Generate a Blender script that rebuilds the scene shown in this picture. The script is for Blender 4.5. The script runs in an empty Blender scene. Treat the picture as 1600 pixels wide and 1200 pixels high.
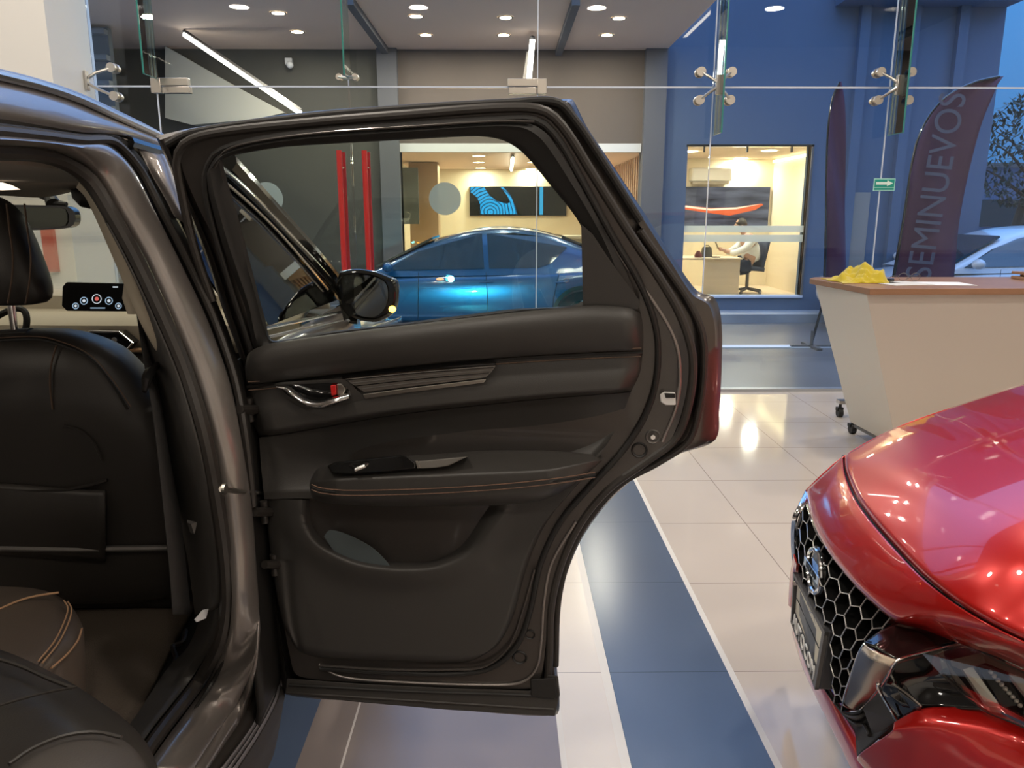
import bpy, bmesh, math, random
import numpy as np
from mathutils import Vector
from mathutils.geometry import tessellate_polygon
random.seed(7)
rad=math.radians
# ---------------------------------------------------------------- camera
HC=1.42; PIT=rad(12.4); YAW=rad(-.65); FPX=1200.0
cam=bpy.data.cameras.new('camera'); cam.sensor_width=36; cam.lens=27; cam.clip_start=.02; cam.clip_end=300
camo=bpy.data.objects.new('camera',cam); bpy.context.scene.collection.objects.link(camo)
camo.location=(0,0,HC); camo.rotation_euler=(math.pi/2-PIT,0,YAW)
bpy.context.scene.camera=camo
# ---------------------------------------------------------------- world, exposure
S=bpy.context.scene
S.view_settings.view_transform='Standard'; S.view_settings.look='None'; S.view_settings.gamma=1
S.view_settings.exposure=0.36
W=bpy.data.worlds.new('dusk'); S.world=W; W.use_nodes=True
nt=W.node_tree; nt.nodes.clear()
tc=nt.nodes.new('ShaderNodeTexCoord'); sp=nt.nodes.new('ShaderNodeSeparateXYZ'); nt.links.new(tc.outputs['Generated'],sp.inputs[0])
rp=nt.nodes.new('ShaderNodeValToRGB'); nt.links.new(sp.outputs['Z'],rp.inputs[0])
e=rp.color_ramp.elements; e[0].position=0; e[0].color=(.03,.13,.33,1); e[1].position=.62; e[1].color=(.42,.80,1.75,1)
m_=rp.color_ramp.elements.new(.22); m_.color=(.06,.22,.55,1)
bg=nt.nodes.new('ShaderNodeBackground'); bg.inputs[1].default_value=1.15; nt.links.new(rp.outputs[0],bg.inputs[0])
wo=nt.nodes.new('ShaderNodeOutputWorld'); nt.links.new(bg.outputs[0],wo.inputs[0])
# ---------------------------------------------------------------- pixel to space helpers
def ray(px,py):
    x=(px-800)/FPX; y=-(py-600)/FPX
    d=np.array([x, math.cos(PIT)+y*math.sin(PIT), -math.sin(PIT)+y*math.cos(PIT)])
    c,s=math.cos(YAW),math.sin(YAW)
    return np.array([d[0]*c-d[1]*s,d[0]*s+d[1]*c,d[2]])
C0=np.array([0,0,HC])
def onz(px,py,z): d=ray(px,py); return C0+d*((z-HC)/d[2])
def ony(px,py,y): d=ray(px,py); return C0+d*(y/d[1])
def onx(px,py,x): d=ray(px,py); return C0+d*(x/d[0])
def solve(px,py,f,lo=.4,hi=6):
    d=ray(px,py); a=f(C0+d*lo); 
    for _ in range(40):
        m=(lo+hi)/2; v=f(C0+d*m)
        if (v>0)==(a>0): lo=m
        else: hi=m
    return C0+d*lo
PH=rad(7.0); DQ=np.array([-.166,1.5,0]); DN=np.array([-math.sin(PH),-math.cos(PH),0]); DA=np.array([math.cos(PH),-math.sin(PH),0])
def lean(z): return .16*max(0,(z-1.0)/.6)**1.2
def D(px,py,b=0): return solve(px,py,lambda p: float(np.dot(p-DQ,DN))-b-lean(p[2]))
def g(z): return -.50-.21*max(0,(z-1.0)/.6)**1.25
def SD(px,py,ins=0): return solve(px,py,lambda p: p[0]-g(p[2])+ins)
def cr(pts,n):
    P=[np.array(p,float) for p in pts]
    if len(P)==2: return [P[0]*(1-t)+P[1]*t for t in np.linspace(0,1,n)]
    L=[0]
    for i in range(1,len(P)): L.append(L[-1]+max(1e-6,float(np.linalg.norm(P[i][:2]-P[i-1][:2])) if len(P[i])<4 else 1))
    out=[]
    for s in np.linspace(0,L[-1],n):
        i=min(max(int(np.searchsorted(L,s))-1,0),len(P)-2); t=(s-L[i])/(L[i+1]-L[i])
        p0=P[max(i-1,0)];p1=P[i];p2=P[i+1];p3=P[min(i+2,len(P)-1)]
        h=L[i+1]-L[i]
        m1=(p2-p0)/max(1e-6,(L[i+1]-L[max(i-1,0)]))*h if i>0 else (p2-p1)
        m2=(p3-p1)/max(1e-6,(L[min(i+2,len(P)-1)]-L[i]))*h if i+2<len(P) else (p2-p1)
        out.append((2*t**3-3*t**2+1)*p1+(t**3-2*t**2+t)*m1+(-2*t**3+3*t**2)*p2+(t**3-t**2)*m2)
    return out
def fx(pts):   # y as a function of x, smooth
    xs=[p[0] for p in pts]; ys=[p[1] for p in pts]
    return lambda x: float(np.interp(x,xs,ys))
# ---------------------------------------------------------------- materials
def mat(name,col,rough=.5,metal=0,coat=0,spec=.5,bump=None,emit=None,var=None,sheen=0,alpha=1,trans=0):
    m=bpy.data.materials.new(name); m.use_nodes=True; n=m.node_tree; b=n.nodes['Principled BSDF']
    b.inputs['Base Color'].default_value=(*col,1); b.inputs['Roughness'].default_value=rough; b.inputs['Metallic'].default_value=metal
    b.inputs['Coat Weight'].default_value=coat; b.inputs['Coat Roughness'].default_value=.03; b.inputs['Specular IOR Level'].default_value=spec
    b.inputs['Sheen Weight'].default_value=sheen
    if trans: b.inputs['Transmission Weight'].default_value=trans
    t=n.nodes.new('ShaderNodeTexCoord')
    if var:
        nz=n.nodes.new('ShaderNodeTexNoise'); nz.inputs['Scale'].default_value=var[0]; nz.inputs['Detail'].default_value=4
        n.links.new(t.outputs['Object'],nz.inputs['Vector'])
        mx=n.nodes.new('ShaderNodeMix'); mx.data_type='RGBA'; n.links.new(nz.outputs['Fac'],mx.inputs[0])
        mx.inputs[6].default_value=(*[c*(1-var[1]) for c in col],1); mx.inputs[7].default_value=(*[min(1,c*(1+var[1])) for c in col],1)
        n.links.new(mx.outputs[2],b.inputs['Base Color'])
    if bump:
        nz=n.nodes.new('ShaderNodeTexNoise'); nz.inputs['Scale'].default_value=bump[0]; nz.inputs['Detail'].default_value=3
        n.links.new(t.outputs['Object'],nz.inputs['Vector'])
        bp=n.nodes.new('ShaderNodeBump'); bp.inputs['Strength'].default_value=bump[1]; bp.inputs['Distance'].default_value=.001 if len(bump)<3 else bump[2]
        n.links.new(nz.outputs['Fac'],bp.inputs['Height']); n.links.new(bp.outputs[0],b.inputs['Normal'])
    if emit:
        b.inputs['Emission Color'].default_value=(*emit[0],1); b.inputs['Emission Strength'].default_value=emit[1]
    return m
def glassmat(name,tint,refl=1.0,ior=1.5,rough=0):
    m=bpy.data.materials.new(name); m.use_nodes=True; n=m.node_tree; n.nodes.clear()
    o=n.nodes.new('ShaderNodeOutputMaterial'); mx=n.nodes.new('ShaderNodeMixShader'); tr=n.nodes.new('ShaderNodeBsdfTransparent'); gl=n.nodes.new('ShaderNodeBsdfGlossy')
    fr=n.nodes.new('ShaderNodeFresnel'); fr.inputs[0].default_value=ior; mu=n.nodes.new('ShaderNodeMath'); mu.operation='MULTIPLY'; mu.inputs[1].default_value=refl
    n.links.new(fr.outputs[0],mu.inputs[0]); n.links.new(mu.outputs[0],mx.inputs[0]); tr.inputs[0].default_value=(*tint,1); gl.inputs['Roughness'].default_value=rough
    gl.inputs[0].default_value=(1,1,1,1)
    n.links.new(tr.outputs[0],mx.inputs[1]); n.links.new(gl.outputs[0],mx.inputs[2]); n.links.new(mx.outputs[0],o.inputs[0]); return m
def emat(name,col,st):
    m=bpy.data.materials.new(name); m.use_nodes=True; n=m.node_tree; n.nodes.clear()
    o=n.nodes.new('ShaderNodeOutputMaterial'); e=n.nodes.new('ShaderNodeEmission'); e.inputs[0].default_value=(*col,1); e.inputs[1].default_value=st
    n.links.new(e.outputs[0],o.inputs[0]); return m
def frostmat(name,col,fac):
    m=bpy.data.materials.new(name); m.use_nodes=True; n=m.node_tree; n.nodes.clear()
    o=n.nodes.new('ShaderNodeOutputMaterial'); mx=n.nodes.new('ShaderNodeMixShader'); tr=n.nodes.new('ShaderNodeBsdfTransparent'); df=n.nodes.new('ShaderNodeBsdfTranslucent'); d2=n.nodes.new('ShaderNodeBsdfDiffuse'); ad=n.nodes.new('ShaderNodeMixShader')
    df.inputs[0].default_value=(*col,1); d2.inputs[0].default_value=(*col,1); ad.inputs[0].default_value=.5; mx.inputs[0].default_value=fac
    n.links.new(df.outputs[0],ad.inputs[1]); n.links.new(d2.outputs[0],ad.inputs[2]); n.links.new(tr.outputs[0],mx.inputs[1]); n.links.new(ad.outputs[0],mx.inputs[2]); n.links.new(mx.outputs[0],o.inputs[0]); return m
M={}
M['suvpaint']=mat('grey_metallic_paint',(.25,.225,.21),.32,.6,1,var=(900,.12))
M['redpaint']=mat('red_metallic_paint',(.56,.013,.010),.28,.30,1,var=(900,.10))
M['bluepaint']=mat('blue_car_paint',(.018,.075,.17),.25,.4,1)
M['whitepaint']=mat('white_car_paint',(.60,.62,.66),.3,0,1)
M['blackpaint']=mat('black_car_paint',(.012,.012,.014),.2,0,1)
M['leather']=mat('black_leather',(.036,.032,.029),.42,0,0,bump=(420,.25))
M['panelleather']=mat('charcoal_soft_vinyl',(.040,.037,.034),.42,0,0,bump=(500,.2))
M['plastic']=mat('charcoal_hard_plastic',(.040,.037,.034),.5,0,0,bump=(650,.25))
M['gloss']=mat('piano_black_plastic',(.006,.006,.006),.08,0,.6)
M['rubber']=mat('black_rubber',(.012,.011,.010),.55,bump=(300,.1))
M['seal']=mat('satin_seal_rubber',(.030,.026,.023),.42)
M['chrome']=mat('chrome',(.8,.8,.8),.12,1)
M['satin']=mat('satin_steel',(.62,.58,.52),.3,1)
M['stitch']=mat('brown_stitch_thread',(.12,.075,.05),.7)
M['stitch2']=mat('tan_stitch_thread',(.42,.25,.14),.7)
M['wood']=mat('grey_wood_veneer',(.16,.145,.13),.3,.3,.3)
M['red']=mat('red_plastic',(.62,.02,.02),.4)
M['white']=mat('white_plastic',(.75,.74,.72),.45)
M['carpet']=mat('dark_carpet',(.13,.105,.085),.95,bump=(300,.8,.004),spec=.1)
M['beige']=mat('cream_headliner',(.50,.44,.34),.7)
M['headliner']=mat('grey_headliner',(.30,.26,.22),.9)
M['fog']=glassmat('side_window_glass',(.88,.90,.86),.28)
M['tint']=glassmat('tinted_car_glass',(.10,.11,.11),1.3)
M['wind']=glassmat('windscreen_glass',(.90,.92,.88),.6)
M['shop']=glassmat('shopfront_glass',(.93,.97,.965),.55)
M['fin']=glassmat('glass_fin',(.66,.82,.80),1.2)
M['edge']=mat('green_glass_edge',(.03,.22,.19),.2,0,.5)
M['sil']=mat('clear_silicone_joint',(.60,.66,.78),.4)
M['frost']=frostmat('frosted_film',(.55,.62,.62),.75)
M['frost2']=frostmat('frosted_stripe_film',(.80,.84,.78),.7)
M['wallwhite']=mat('white_wall_paint',(.86,.84,.80),.75,bump=(60,.05))
M['taupe']=mat('taupe_render',(.135,.108,.092),.85,bump=(40,.2),var=(1.5,.1))
M['olive']=mat('dark_grey_render',(.075,.072,.06),.8,var=(1.2,.1))
M['bluegrey']=mat('blue_grey_render',(.10,.145,.22),.85,var=(.8,.12))
M['pier']=mat('grey_pier_render',(.13,.13,.14),.85)
M['canopy']=mat('canopy_plaster',(.80,.60,.48),.8)
M['asphalt']=mat('wet_asphalt',(.13,.13,.14),.35,var=(.9,.45),bump=(40,.3,.004))
M['kerb']=mat('pale_kerb_paint',(.7,.72,.75),.5)
M['cream']=mat('cream_office_paint',(.80,.70,.52),.8)
M['maple']=mat('pale_maple_laminate',(.74,.60,.44),.5)
M['oak']=mat('brown_wood_laminate',(.30,.16,.09),.38,var=(6,.2))
M['counter']=mat('cream_laminate',(.62,.56,.48),.45)
M['counter2']=mat('grey_counter_laminate',(.62,.57,.51),.45)
M['grey']=mat('grey_metal',(.18,.17,.16),.45,.6)
M['redenamel']=mat('red_enamel',(.62,.02,.02),.25,0,.6)
M['yellow']=mat('yellow_microfibre',(.52,.40,.03),.95,bump=(500,.6),sheen=.4,spec=.1)
M['paper']=mat('white_paper',(.82,.83,.86),.7)
M['flag']=mat('maroon_flag_fabric',(.085,.035,.085),.8,var=(3,.15))
M['flagtext']=mat('pale_flag_print',(.10,.11,.19),.8)
M['green']=mat('green_sign_face',(.01,.30,.24),.4)
M['tyre']=mat('tyre_rubber',(.015,.015,.015),.8)
M['alloy']=mat('alloy_wheel',(.45,.45,.47),.3,.9)
M['leaf']=mat('dark_foliage',(.02,.05,.04),.8)
M['bark']=mat('bark',(.05,.04,.03),.9)
M['skin']=mat('skin',(.48,.28,.20),.6)
M['shirt']=mat('white_shirt_cotton',(.80,.80,.78),.9)
M['hair']=mat('dark_hair',(.02,.015,.012),.6)
M['navy']=mat('navy_cloth',(.03,.04,.08),.8)
M['tilebeige']=None
# ---------------------------------------------------------------- mesh builder
WO={}
def origin(o): return WO.get(o.name,np.zeros(3)) if o else np.zeros(3)
class MB:
    def __init__(s): s.v=[];s.f=[];s.m=[]
    def add(s,vs,fs,mi=0):
        k=len(s.v); s.v+= [tuple(float(c) for c in v) for v in vs]; s.f+=[tuple(i+k for i in f) for f in fs]; s.m+=[mi]*len(fs); return s
    def box(s,lo,hi,mi=0):
        x0,y0,z0=lo;x1,y1,z1=hi
        return s.add([(x0,y0,z0),(x1,y0,z0),(x1,y1,z0),(x0,y1,z0),(x0,y0,z1),(x1,y0,z1),(x1,y1,z1),(x0,y1,z1)],[(0,3,2,1),(4,5,6,7),(0,1,5,4),(1,2,6,5),(2,3,7,6),(3,0,4,7)],mi)
    def grid(s,rows,mi=0,closed=False):
        n=len(rows[0]); vs=[p for r in rows for p in r]; fs=[]
        for i in range(len(rows)-1):
            for j in range(n-1 if not closed else n):
                k=(j+1)%n; fs.append((i*n+j,i*n+k,(i+1)*n+k,(i+1)*n+j))
        return s.add(vs,fs,mi)
    def tube(s,pts,r,seg=8,mi=0,flat=1.0,up=None,cap=True):
        P=[np.array(p,float) for p in pts]; n=len(P); rows=[]
        prev=None
        for i in range(n):
            t=P[min(i+1,n-1)]-P[max(i-1,0)]; t=t/(np.linalg.norm(t)+1e-12)
            ref=np.array(up,float) if up is not None else (prev if prev is not None else (np.array([0,0,1.]) if abs(t[2])<.9 else np.array([1.,0,0])))
            a=ref-t*np.dot(ref,t); a/= (np.linalg.norm(a)+1e-12); b=np.cross(t,a); prev=a
            rr=r[i] if hasattr(r,'__len__') else r
            rows.append([P[i]+a*math.cos(q)*rr*flat+b*math.sin(q)*rr for q in [2*math.pi*k/seg for k in range(seg)]])
        s.grid(rows,mi,closed=True)
        if cap:
            s.add(rows[0],[tuple(range(seg))],mi); s.add(rows[-1],[tuple(range(seg))[::-1]],mi)
        return s
    def rodc(s,a,b,r,seg=12,mi=0): return s.tube([a,b],r,seg,mi)
    def prism(s,front,back,mi=0,smi=None):
        n=len(front); tri=tessellate_polygon([[Vector(p) for p in front]])
        s.add(front,[tuple(t) for t in tri],mi); s.add(back,[tuple(t)[::-1] for t in tri],mi)
        s.add(list(front)+list(back),[(i,(i+1)%n,n+(i+1)%n,n+i) for i in range(n)],mi if smi is None else smi); return s
    def prism_hole(s,outer,hole,outer_b,hole_b,mi=0):
        n,h=len(outer),len(hole); tri=tessellate_polygon([[Vector(p) for p in outer],[Vector(p) for p in hole]])
        s.add(list(outer)+list(hole),[tuple(t) for t in tri],mi); s.add(list(outer_b)+list(hole_b),[tuple(t)[::-1] for t in tri],mi)
        s.add(list(outer)+list(outer_b),[(i,(i+1)%n,n+(i+1)%n,n+i) for i in range(n)],mi)
        s.add(list(hole)+list(hole_b),[(i,(i+1)%h,h+(i+1)%h,h+i) for i in range(h)],mi); return s
    def disc(s,c,nrm,r,seg=24,mi=0,th=.002):
        c=np.array(c,float); nrm=np.array(nrm,float); nrm/=np.linalg.norm(nrm); return s.tube([c,c+nrm*th],r,seg,mi)
    def ball(s,c,r,seg=16,rg=10,mi=0,sc=(1,1,1)):
        rows=[]
        for i in range(rg+1):
            a=math.pi*i/rg; rows.append([(c[0]+r*sc[0]*math.sin(a)*math.cos(q),c[1]+r*sc[1]*math.sin(a)*math.sin(q),c[2]-r*sc[2]*math.cos(a)) for q in [2*math.pi*k/seg for k in range(seg)]])
        return s.grid(rows,mi,closed=True)
    def build(s,name,mats,parent=None,smooth=True,solid=0,bevel=0,sub=0,angle=35,soff=0,weld=True):
        me=bpy.data.meshes.new(name); V=np.array(s.v); 
        org=origin(parent)
        if parent is None:
            org=np.array([(V[:,0].min()+V[:,0].max())/2,(V[:,1].min()+V[:,1].max())/2,V[:,2].min()])
        me.from_pydata([tuple(v-org) for v in V],[],s.f); 
        mats=mats if isinstance(mats,(list,tuple)) else [mats]
        for m in mats: me.materials.append(m)
        for p,i in zip(me.polygons,s.m): p.material_index=i
        bm=bmesh.new(); bm.from_mesh(me)
        if weld: bmesh.ops.remove_doubles(bm,verts=bm.verts,dist=1e-5)
        bmesh.ops.recalc_face_normals(bm,faces=bm.faces); bm.to_mesh(me); bm.free()
        if smooth:
            for p in me.polygons: p.use_smooth=True
            me.set_sharp_from_angle(angle=rad(angle))
        o=bpy.data.objects.new(name,me); S.collection.objects.link(o); WO[o.name]=org
        if parent: o.parent=parent
        else: o.location=org
        if solid:
            k=o.modifiers.new('s','SOLIDIFY'); k.thickness=solid; k.offset=soff
        if bevel:
            k=o.modifiers.new('b','BEVEL'); k.width=bevel; k.segments=2; k.limit_method='ANGLE'; k.angle_limit=rad(38)
        if sub:
            k=o.modifiers.new('u','SUBSURF'); k.levels=sub; k.render_levels=sub
        return o
def tag(o,label,cat,group=None,kind=None):
    if label: o['label']=label
    if cat: o['category']=cat
    if group: o['group']=group
    if kind: o['kind']=kind
    return o
def empty(name,loc,label,cat,group=None):
    o=bpy.data.objects.new(name,None); S.collection.objects.link(o); o.location=tuple(float(c) for c in loc); o.empty_display_size=.1; WO[o.name]=np.array(loc,float)
    return tag(o,label,cat,group)
def struct(o): o['kind']='structure'; return o
def copy_tree(o,parent=None):
    c=o.copy(); S.collection.objects.link(c)
    if parent: c.parent=parent
    for ch in list(o.children): copy_tree(ch,c)
    return c
def lamp(name,typ,loc,energy,col,size=.2,rot=(0,0,0),parent=None,spot=None,shape=None,size_y=None):
    l=bpy.data.lights.new(name,typ); l.energy=energy; l.color=col
    if typ=='AREA':
        l.size=size
        if shape: l.shape=shape
        if size_y: l.size_y=size_y
    elif typ=='SPOT': l.shadow_soft_size=size; l.spot_size=spot; l.spot_blend=.7
    else: l.shadow_soft_size=size
    o=bpy.data.objects.new(name,l); S.collection.objects.link(o)
    if parent: o.parent=parent; o.location=tuple(np.array(loc)-origin(parent))
    else: o.location=tuple(loc)
    o.rotation_euler=rot; return o
def text_mesh(txt,size,depth,name,m,parent,matrix_cols,org,spacing=1.0,sx=1.0):
    # matrix_cols: right, up unit vectors ; org: centre
    cu=bpy.data.curves.new('t','FONT'); cu.body=txt; cu.size=size; cu.extrude=depth; cu.align_x='CENTER'; cu.align_y='CENTER'; cu.space_character=spacing
    to=bpy.data.objects.new('t',cu); S.collection.objects.link(to); bpy.context.view_layer.update()
    dg=bpy.context.evaluated_depsgraph_get(); me=bpy.data.meshes.new_from_object(to.evaluated_get(dg)); 
    r=np.array(matrix_cols[0],float); u=np.array(matrix_cols[1],float); r/=np.linalg.norm(r); u/=np.linalg.norm(u); n=np.cross(r,u)
    po=origin(parent)
    for v in me.vertices:
        c=v.co; p=np.array(org)+r*c.x*sx+u*c.y+n*c.z-po; v.co=tuple(p)
    bpy.data.objects.remove(to); me.materials.clear(); me.materials.append(m); me.name=name
    o=bpy.data.objects.new(name,me); S.collection.objects.link(o); o.parent=parent; WO[o.name]=po; return o
# ================================================================ SETTING
def tilemat(name,col,grout,x0,sx,y0,sy,w=.004,rough=.08,varr=.06,spec=.5):
    m=mat(name,col,rough,0,0,spec); n=m.node_tree; b=n.nodes['Principled BSDF']
    g_=n.nodes.new('ShaderNodeNewGeometry'); s=n.nodes.new('ShaderNodeSeparateXYZ'); n.links.new(g_.outputs['Position'],s.inputs[0])
    def ln(ch,o,st):
        a=n.nodes.new('ShaderNodeMath'); a.operation='SUBTRACT'; a.inputs[1].default_value=o-w/2; n.links.new(s.outputs[ch],a.inputs[0])
        d=n.nodes.new('ShaderNodeMath'); d.operation='DIVIDE'; d.inputs[1].default_value=st; n.links.new(a.outputs[0],d.inputs[0])
        f=n.nodes.new('ShaderNodeMath'); f.operation='FRACT'; n.links.new(d.outputs[0],f.inputs[0])
        l=n.nodes.new('ShaderNodeMath'); l.operation='LESS_THAN'; l.inputs[1].default_value=w/st; n.links.new(f.outputs[0],l.inputs[0]); return l
    a=ln('X',x0,sx); c=ln('Y',y0,sy); mx=n.nodes.new('ShaderNodeMath'); mx.operation='MAXIMUM'; n.links.new(a.outputs[0],mx.inputs[0]); n.links.new(c.outputs[0],mx.inputs[1])
    nz=n.nodes.new('ShaderNodeTexNoise'); nz.inputs['Scale'].default_value=2.2; nz.inputs['Detail'].default_value=5; n.links.new(g_.outputs['Position'],nz.inputs['Vector'])
    v=n.nodes.new('ShaderNodeMix'); v.data_type='RGBA'; n.links.new(nz.outputs['Fac'],v.inputs[0]); v.inputs[6].default_value=(*[c_*(1-varr) for c_ in col],1); v.inputs[7].default_value=(*[min(1,c_*(1+varr)) for c_ in col],1)
    k=n.nodes.new('ShaderNodeMix'); k.data_type='RGBA'; n.links.new(mx.outputs[0],k.inputs[0]); n.links.new(v.outputs[2],k.inputs[6]); k.inputs[7].default_value=(*grout,1)
    n.links.new(k.outputs[2],b.inputs['Base Color']); return m
fb=tilemat('beige_polished_tile',(.60,.53,.46),(.30,.25,.21),1.14,.60,2.185,.60)
fn=tilemat('navy_polished_tile',(.085,.115,.175),(.05,.07,.10),.335,5,2.185,.61,rough=.22)
fw=tilemat('ivory_polished_tile',(.74,.68,.60),(.40,.36,.32),.335,5,2.185,.61,rough=.2)
fg=tilemat('taupe_polished_tile',(.24,.20,.18),(.6,.55,.5),-.43,1.2,2.6,1.2,w=.006,rough=.2)
ft=mat('white_tile_trim',(.72,.69,.64),.3)
fl=MB()
GY=6.17
xs=[-9,-.55,-.43,.150,.166,.308,.335,.712,.732,9]; mi=[1,3,3,4,2,4,1,4,0]
# left of x -.55 navy tile colours in the shade beneath the grey car
for i in range(len(xs)-1):
    fl.add([(xs[i],-7,0),(xs[i+1],-7,0),(xs[i+1],GY,0),(xs[i],GY,0)],[(0,1,2,3)],mi[i])
fl.add([(-9,-7,-.2),(9,-7,-.2),(9,GY,-.2),(-9,GY,-.2)],[(0,3,2,1)],0)
fl.add([(-9,GY,-.2),(9,GY,-.2),(9,GY,0),(-9,GY,0)],[(0,1,2,3)],4)
o=fl.build('floor',[fb,fn,fw,fg,ft],smooth=False,weld=False); struct(o)
CZ=5.3
o=MB().box((-9,-7,CZ),(9,GY,CZ+.2)).build('ceiling',mat('ceiling_warm_grey',(.36,.33,.30),.8),smooth=False); struct(o)
for nm,lo,hi in [('wall_back',(-9,-7.2,0),(9,-7,CZ)),('wall_left',(-9.2,-7,0),(-9,GY,CZ)),('wall_right',(9,-7,0),(9.2,GY,CZ)),('wall_front',(-9,5.62,0),(-3.08,GY+.05,CZ))]:
    o=MB().box(lo,hi).build(nm,M['wallwhite'],smooth=False); struct(o)
# glass curtain wall
TZ=2.368
JX=[-3.08,-2.61,-1.165,.264,1.60,2.95,4.30,5.65,9.0]
n=0
for i in range(len(JX)-1):
    for (z0,z1) in ((.02,TZ-.006),(TZ+.006,CZ)):
        if z0<1 and i in (1,2): continue
        n+=1; x0,x1=JX[i]+.004,JX[i+1]-.004
        o=MB().box((x0,GY-.005,z0),(x1,GY+.005,z1)).build('window_%d'%n,M['shop'],smooth=False); struct(o)
k=0
def trim(lo,hi,m,nm=None):
    global k; k+=1; o=MB().box(lo,hi).build('trim_%d'%k,m,smooth=False); return struct(o)
trim((-3.08,GY-.006,TZ-.006),(9,GY+.006,TZ+.006),M['sil'])
for i,x in enumerate(JX[1:-1]):
    z0=0.02 if i not in (1,) else TZ+.006
    trim((x-.004,GY-.006,z0),(x+.004,GY+.006,CZ),M['sil'])
trim((-3.08,GY-.03,0),(9,GY+.05,.022),mat('grey_threshold_metal',(.45,.46,.48),.35,.6))
# glass fins
for i,(x,z0) in enumerate([(-2.61,2.42),(-1.165,TZ+.05),(1.60,2.02),(2.95,2.02),(4.30,2.02),(5.65,2.02)]):
    d=.22 if i!=1 else .22
    m=MB(); m.box((x+.010,GY-.24,z0),(x+.022,GY-.012,CZ),0); m.box((x+.010,GY-.243,z0),(x+.022,GY-.24,CZ),1); m.box((x+.010,GY-.24,z0-.004),(x+.022,GY-.012,z0),1)
    o=m.build('trim_glass_fin_%d'%(i+1),[M['fin'],M['edge']],smooth=False); k+=1; o.name='trim_%d'%k; struct(o)
# double glass door
def gdoor(name,x0,x1,hx):
    o=MB().box((x0,GY-.006,.03),(x1,GY+.006,TZ-.01)).build(name,M['shop'],smooth=False); struct(o)
    m=MB()
    z0,z1=.62,1.90
    m.tube([(hx,GY-.085,z0),(hx,GY-.085,z1)],.021,12); 
    for z in (z0+.12,z1-.12): m.rodc((hx,GY-.085,z),(hx,GY-.006,z),.010)
    m.tube([(hx,GY+.085,z0),(hx,GY+.085,z1)],.016,12)
    for z in (z0+.12,z1-.12): m.rodc((hx,GY+.006,z),(hx,GY+.085,z),.010)
    h=m.build('door_handle',M['redenamel'],o); h['label']='long red vertical bar handle'
    cx=(x0+x1)/2-.02
    cxx={'door_1':-1.835,'door_2':-.452}[name]
    s=MB().disc((cxx,GY-.009,1.545),(0,1,0),.125,40,0,.001).build('frosted_disc',M['frost'],o); s['label']='round frosted sticker'
    m=MB(); m.box((x0,GY-.012,.02),(x1,GY+.012,.10)); m.build('bottom_rail',M['satin'],o,smooth=False)
    return o
gdoor('door_1',-2.604,-1.171,-1.245); gdoor('door_2',-1.159,.258,-1.053)
# patch fittings over the doors
def patch(x,flip,label):
    r=empty('patch_fitting',(x,GY,TZ),label,'glass fitting','door patch fittings')
    m=MB(); m.box((x-.01,GY-.028,TZ+.004),(x+.235*flip if flip>0 else x+.01,GY+.028,TZ+.058)) if flip>0 else m.box((x-.225,GY-.028,TZ+.004),(x+.01,GY+.028,TZ+.058))
    m.build('upper_plate',M['satin'],r,bevel=.003)
    m=MB(); a,b=(x+.045,x+.245) if flip>0 else (x-.215,x-.01)
    m.box((a,GY-.03,TZ-.05),(b,GY+.03,TZ-.004)); m.build('lower_plate',M['satin'],r,bevel=.003)
    m=MB(); a,b=(x-.045,x+.03) if flip>0 else (x+.0,x+.07)
    m.box((a,GY-.029,TZ-.05),(b,GY+.029,TZ+.058)); m.build('side_plate',M['satin'],r,bevel=.003)
patch(-2.60,1,'brushed steel patch fitting on the door head beside the parked car roof')
patch(.262,-1,'brushed steel patch fitting on the door head right above the open car door')
# spider fittings
def spider(x,z,label,single=False):
    r=empty('spider_fitting',(x,GY-.10,z),label,'glass fitting','spider fittings on the glass wall')
    m=MB(); m.box((x-.014,GY-.15,z-.07),(x+.05 if not single else x+.006,GY-.11,z+.07)); m.build('bracket_plate',M['satin'],r,bevel=.004)
    for sx,sz in ((-1,1),(1,1),(-1,-1),(1,-1)):
        if single and sx<0: continue
        ex,ez=x+sx*(.115 if not single else .16),z+sz*.10
        a=MB(); a.tube([(x+sx*.01,GY-.13,z+sz*.02),(x+sx*.06,GY-.12,z+sz*.055),(ex,GY-.07,ez)],[.013,.011,.011],10); a.build('arm',M['satin'],r)
        b=MB(); b.disc((ex,GY-.09,ez),(0,1,0),.034,18,0,.02); b.disc((ex,GY-.066,ez),(0,1,0),.020,18,0,.03); b.disc((ex,GY-.036,ez),(0,1,0),.036,18,0,.03); b.disc((ex,GY+.006,ez),(0,1,0),.028,18,0,.012); b.build('clamp_bolt',M['satin'],r)
spider(1.60,TZ,'four armed steel spider fitting beside the top right of the car door')
spider(2.95,TZ,'four armed steel spider fitting above the green arrow sign')
spider(-3.06,TZ+.02,'two armed steel spider fitting on the white column above the car roof',True)
# small two armed clamp over the doors' meeting line
r=empty('glass_clamp',(-1.165,GY-.02,2.42),'small steel clamp at the glass joint above the red door handles','glass fitting')
m=MB(); m.tube([(-1.23,GY-.05,2.43),(-1.165,GY-.06,2.42),(-1.10,GY-.05,2.43)],.012,8); m.build('clamp_arm',M['satin'],r)
for x in (-1.225,-1.105): MB().disc((x,GY-.06,2.43),(0,1,0),.024,14,0,.055).build('clamp_bolt',M['satin'],r)
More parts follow.
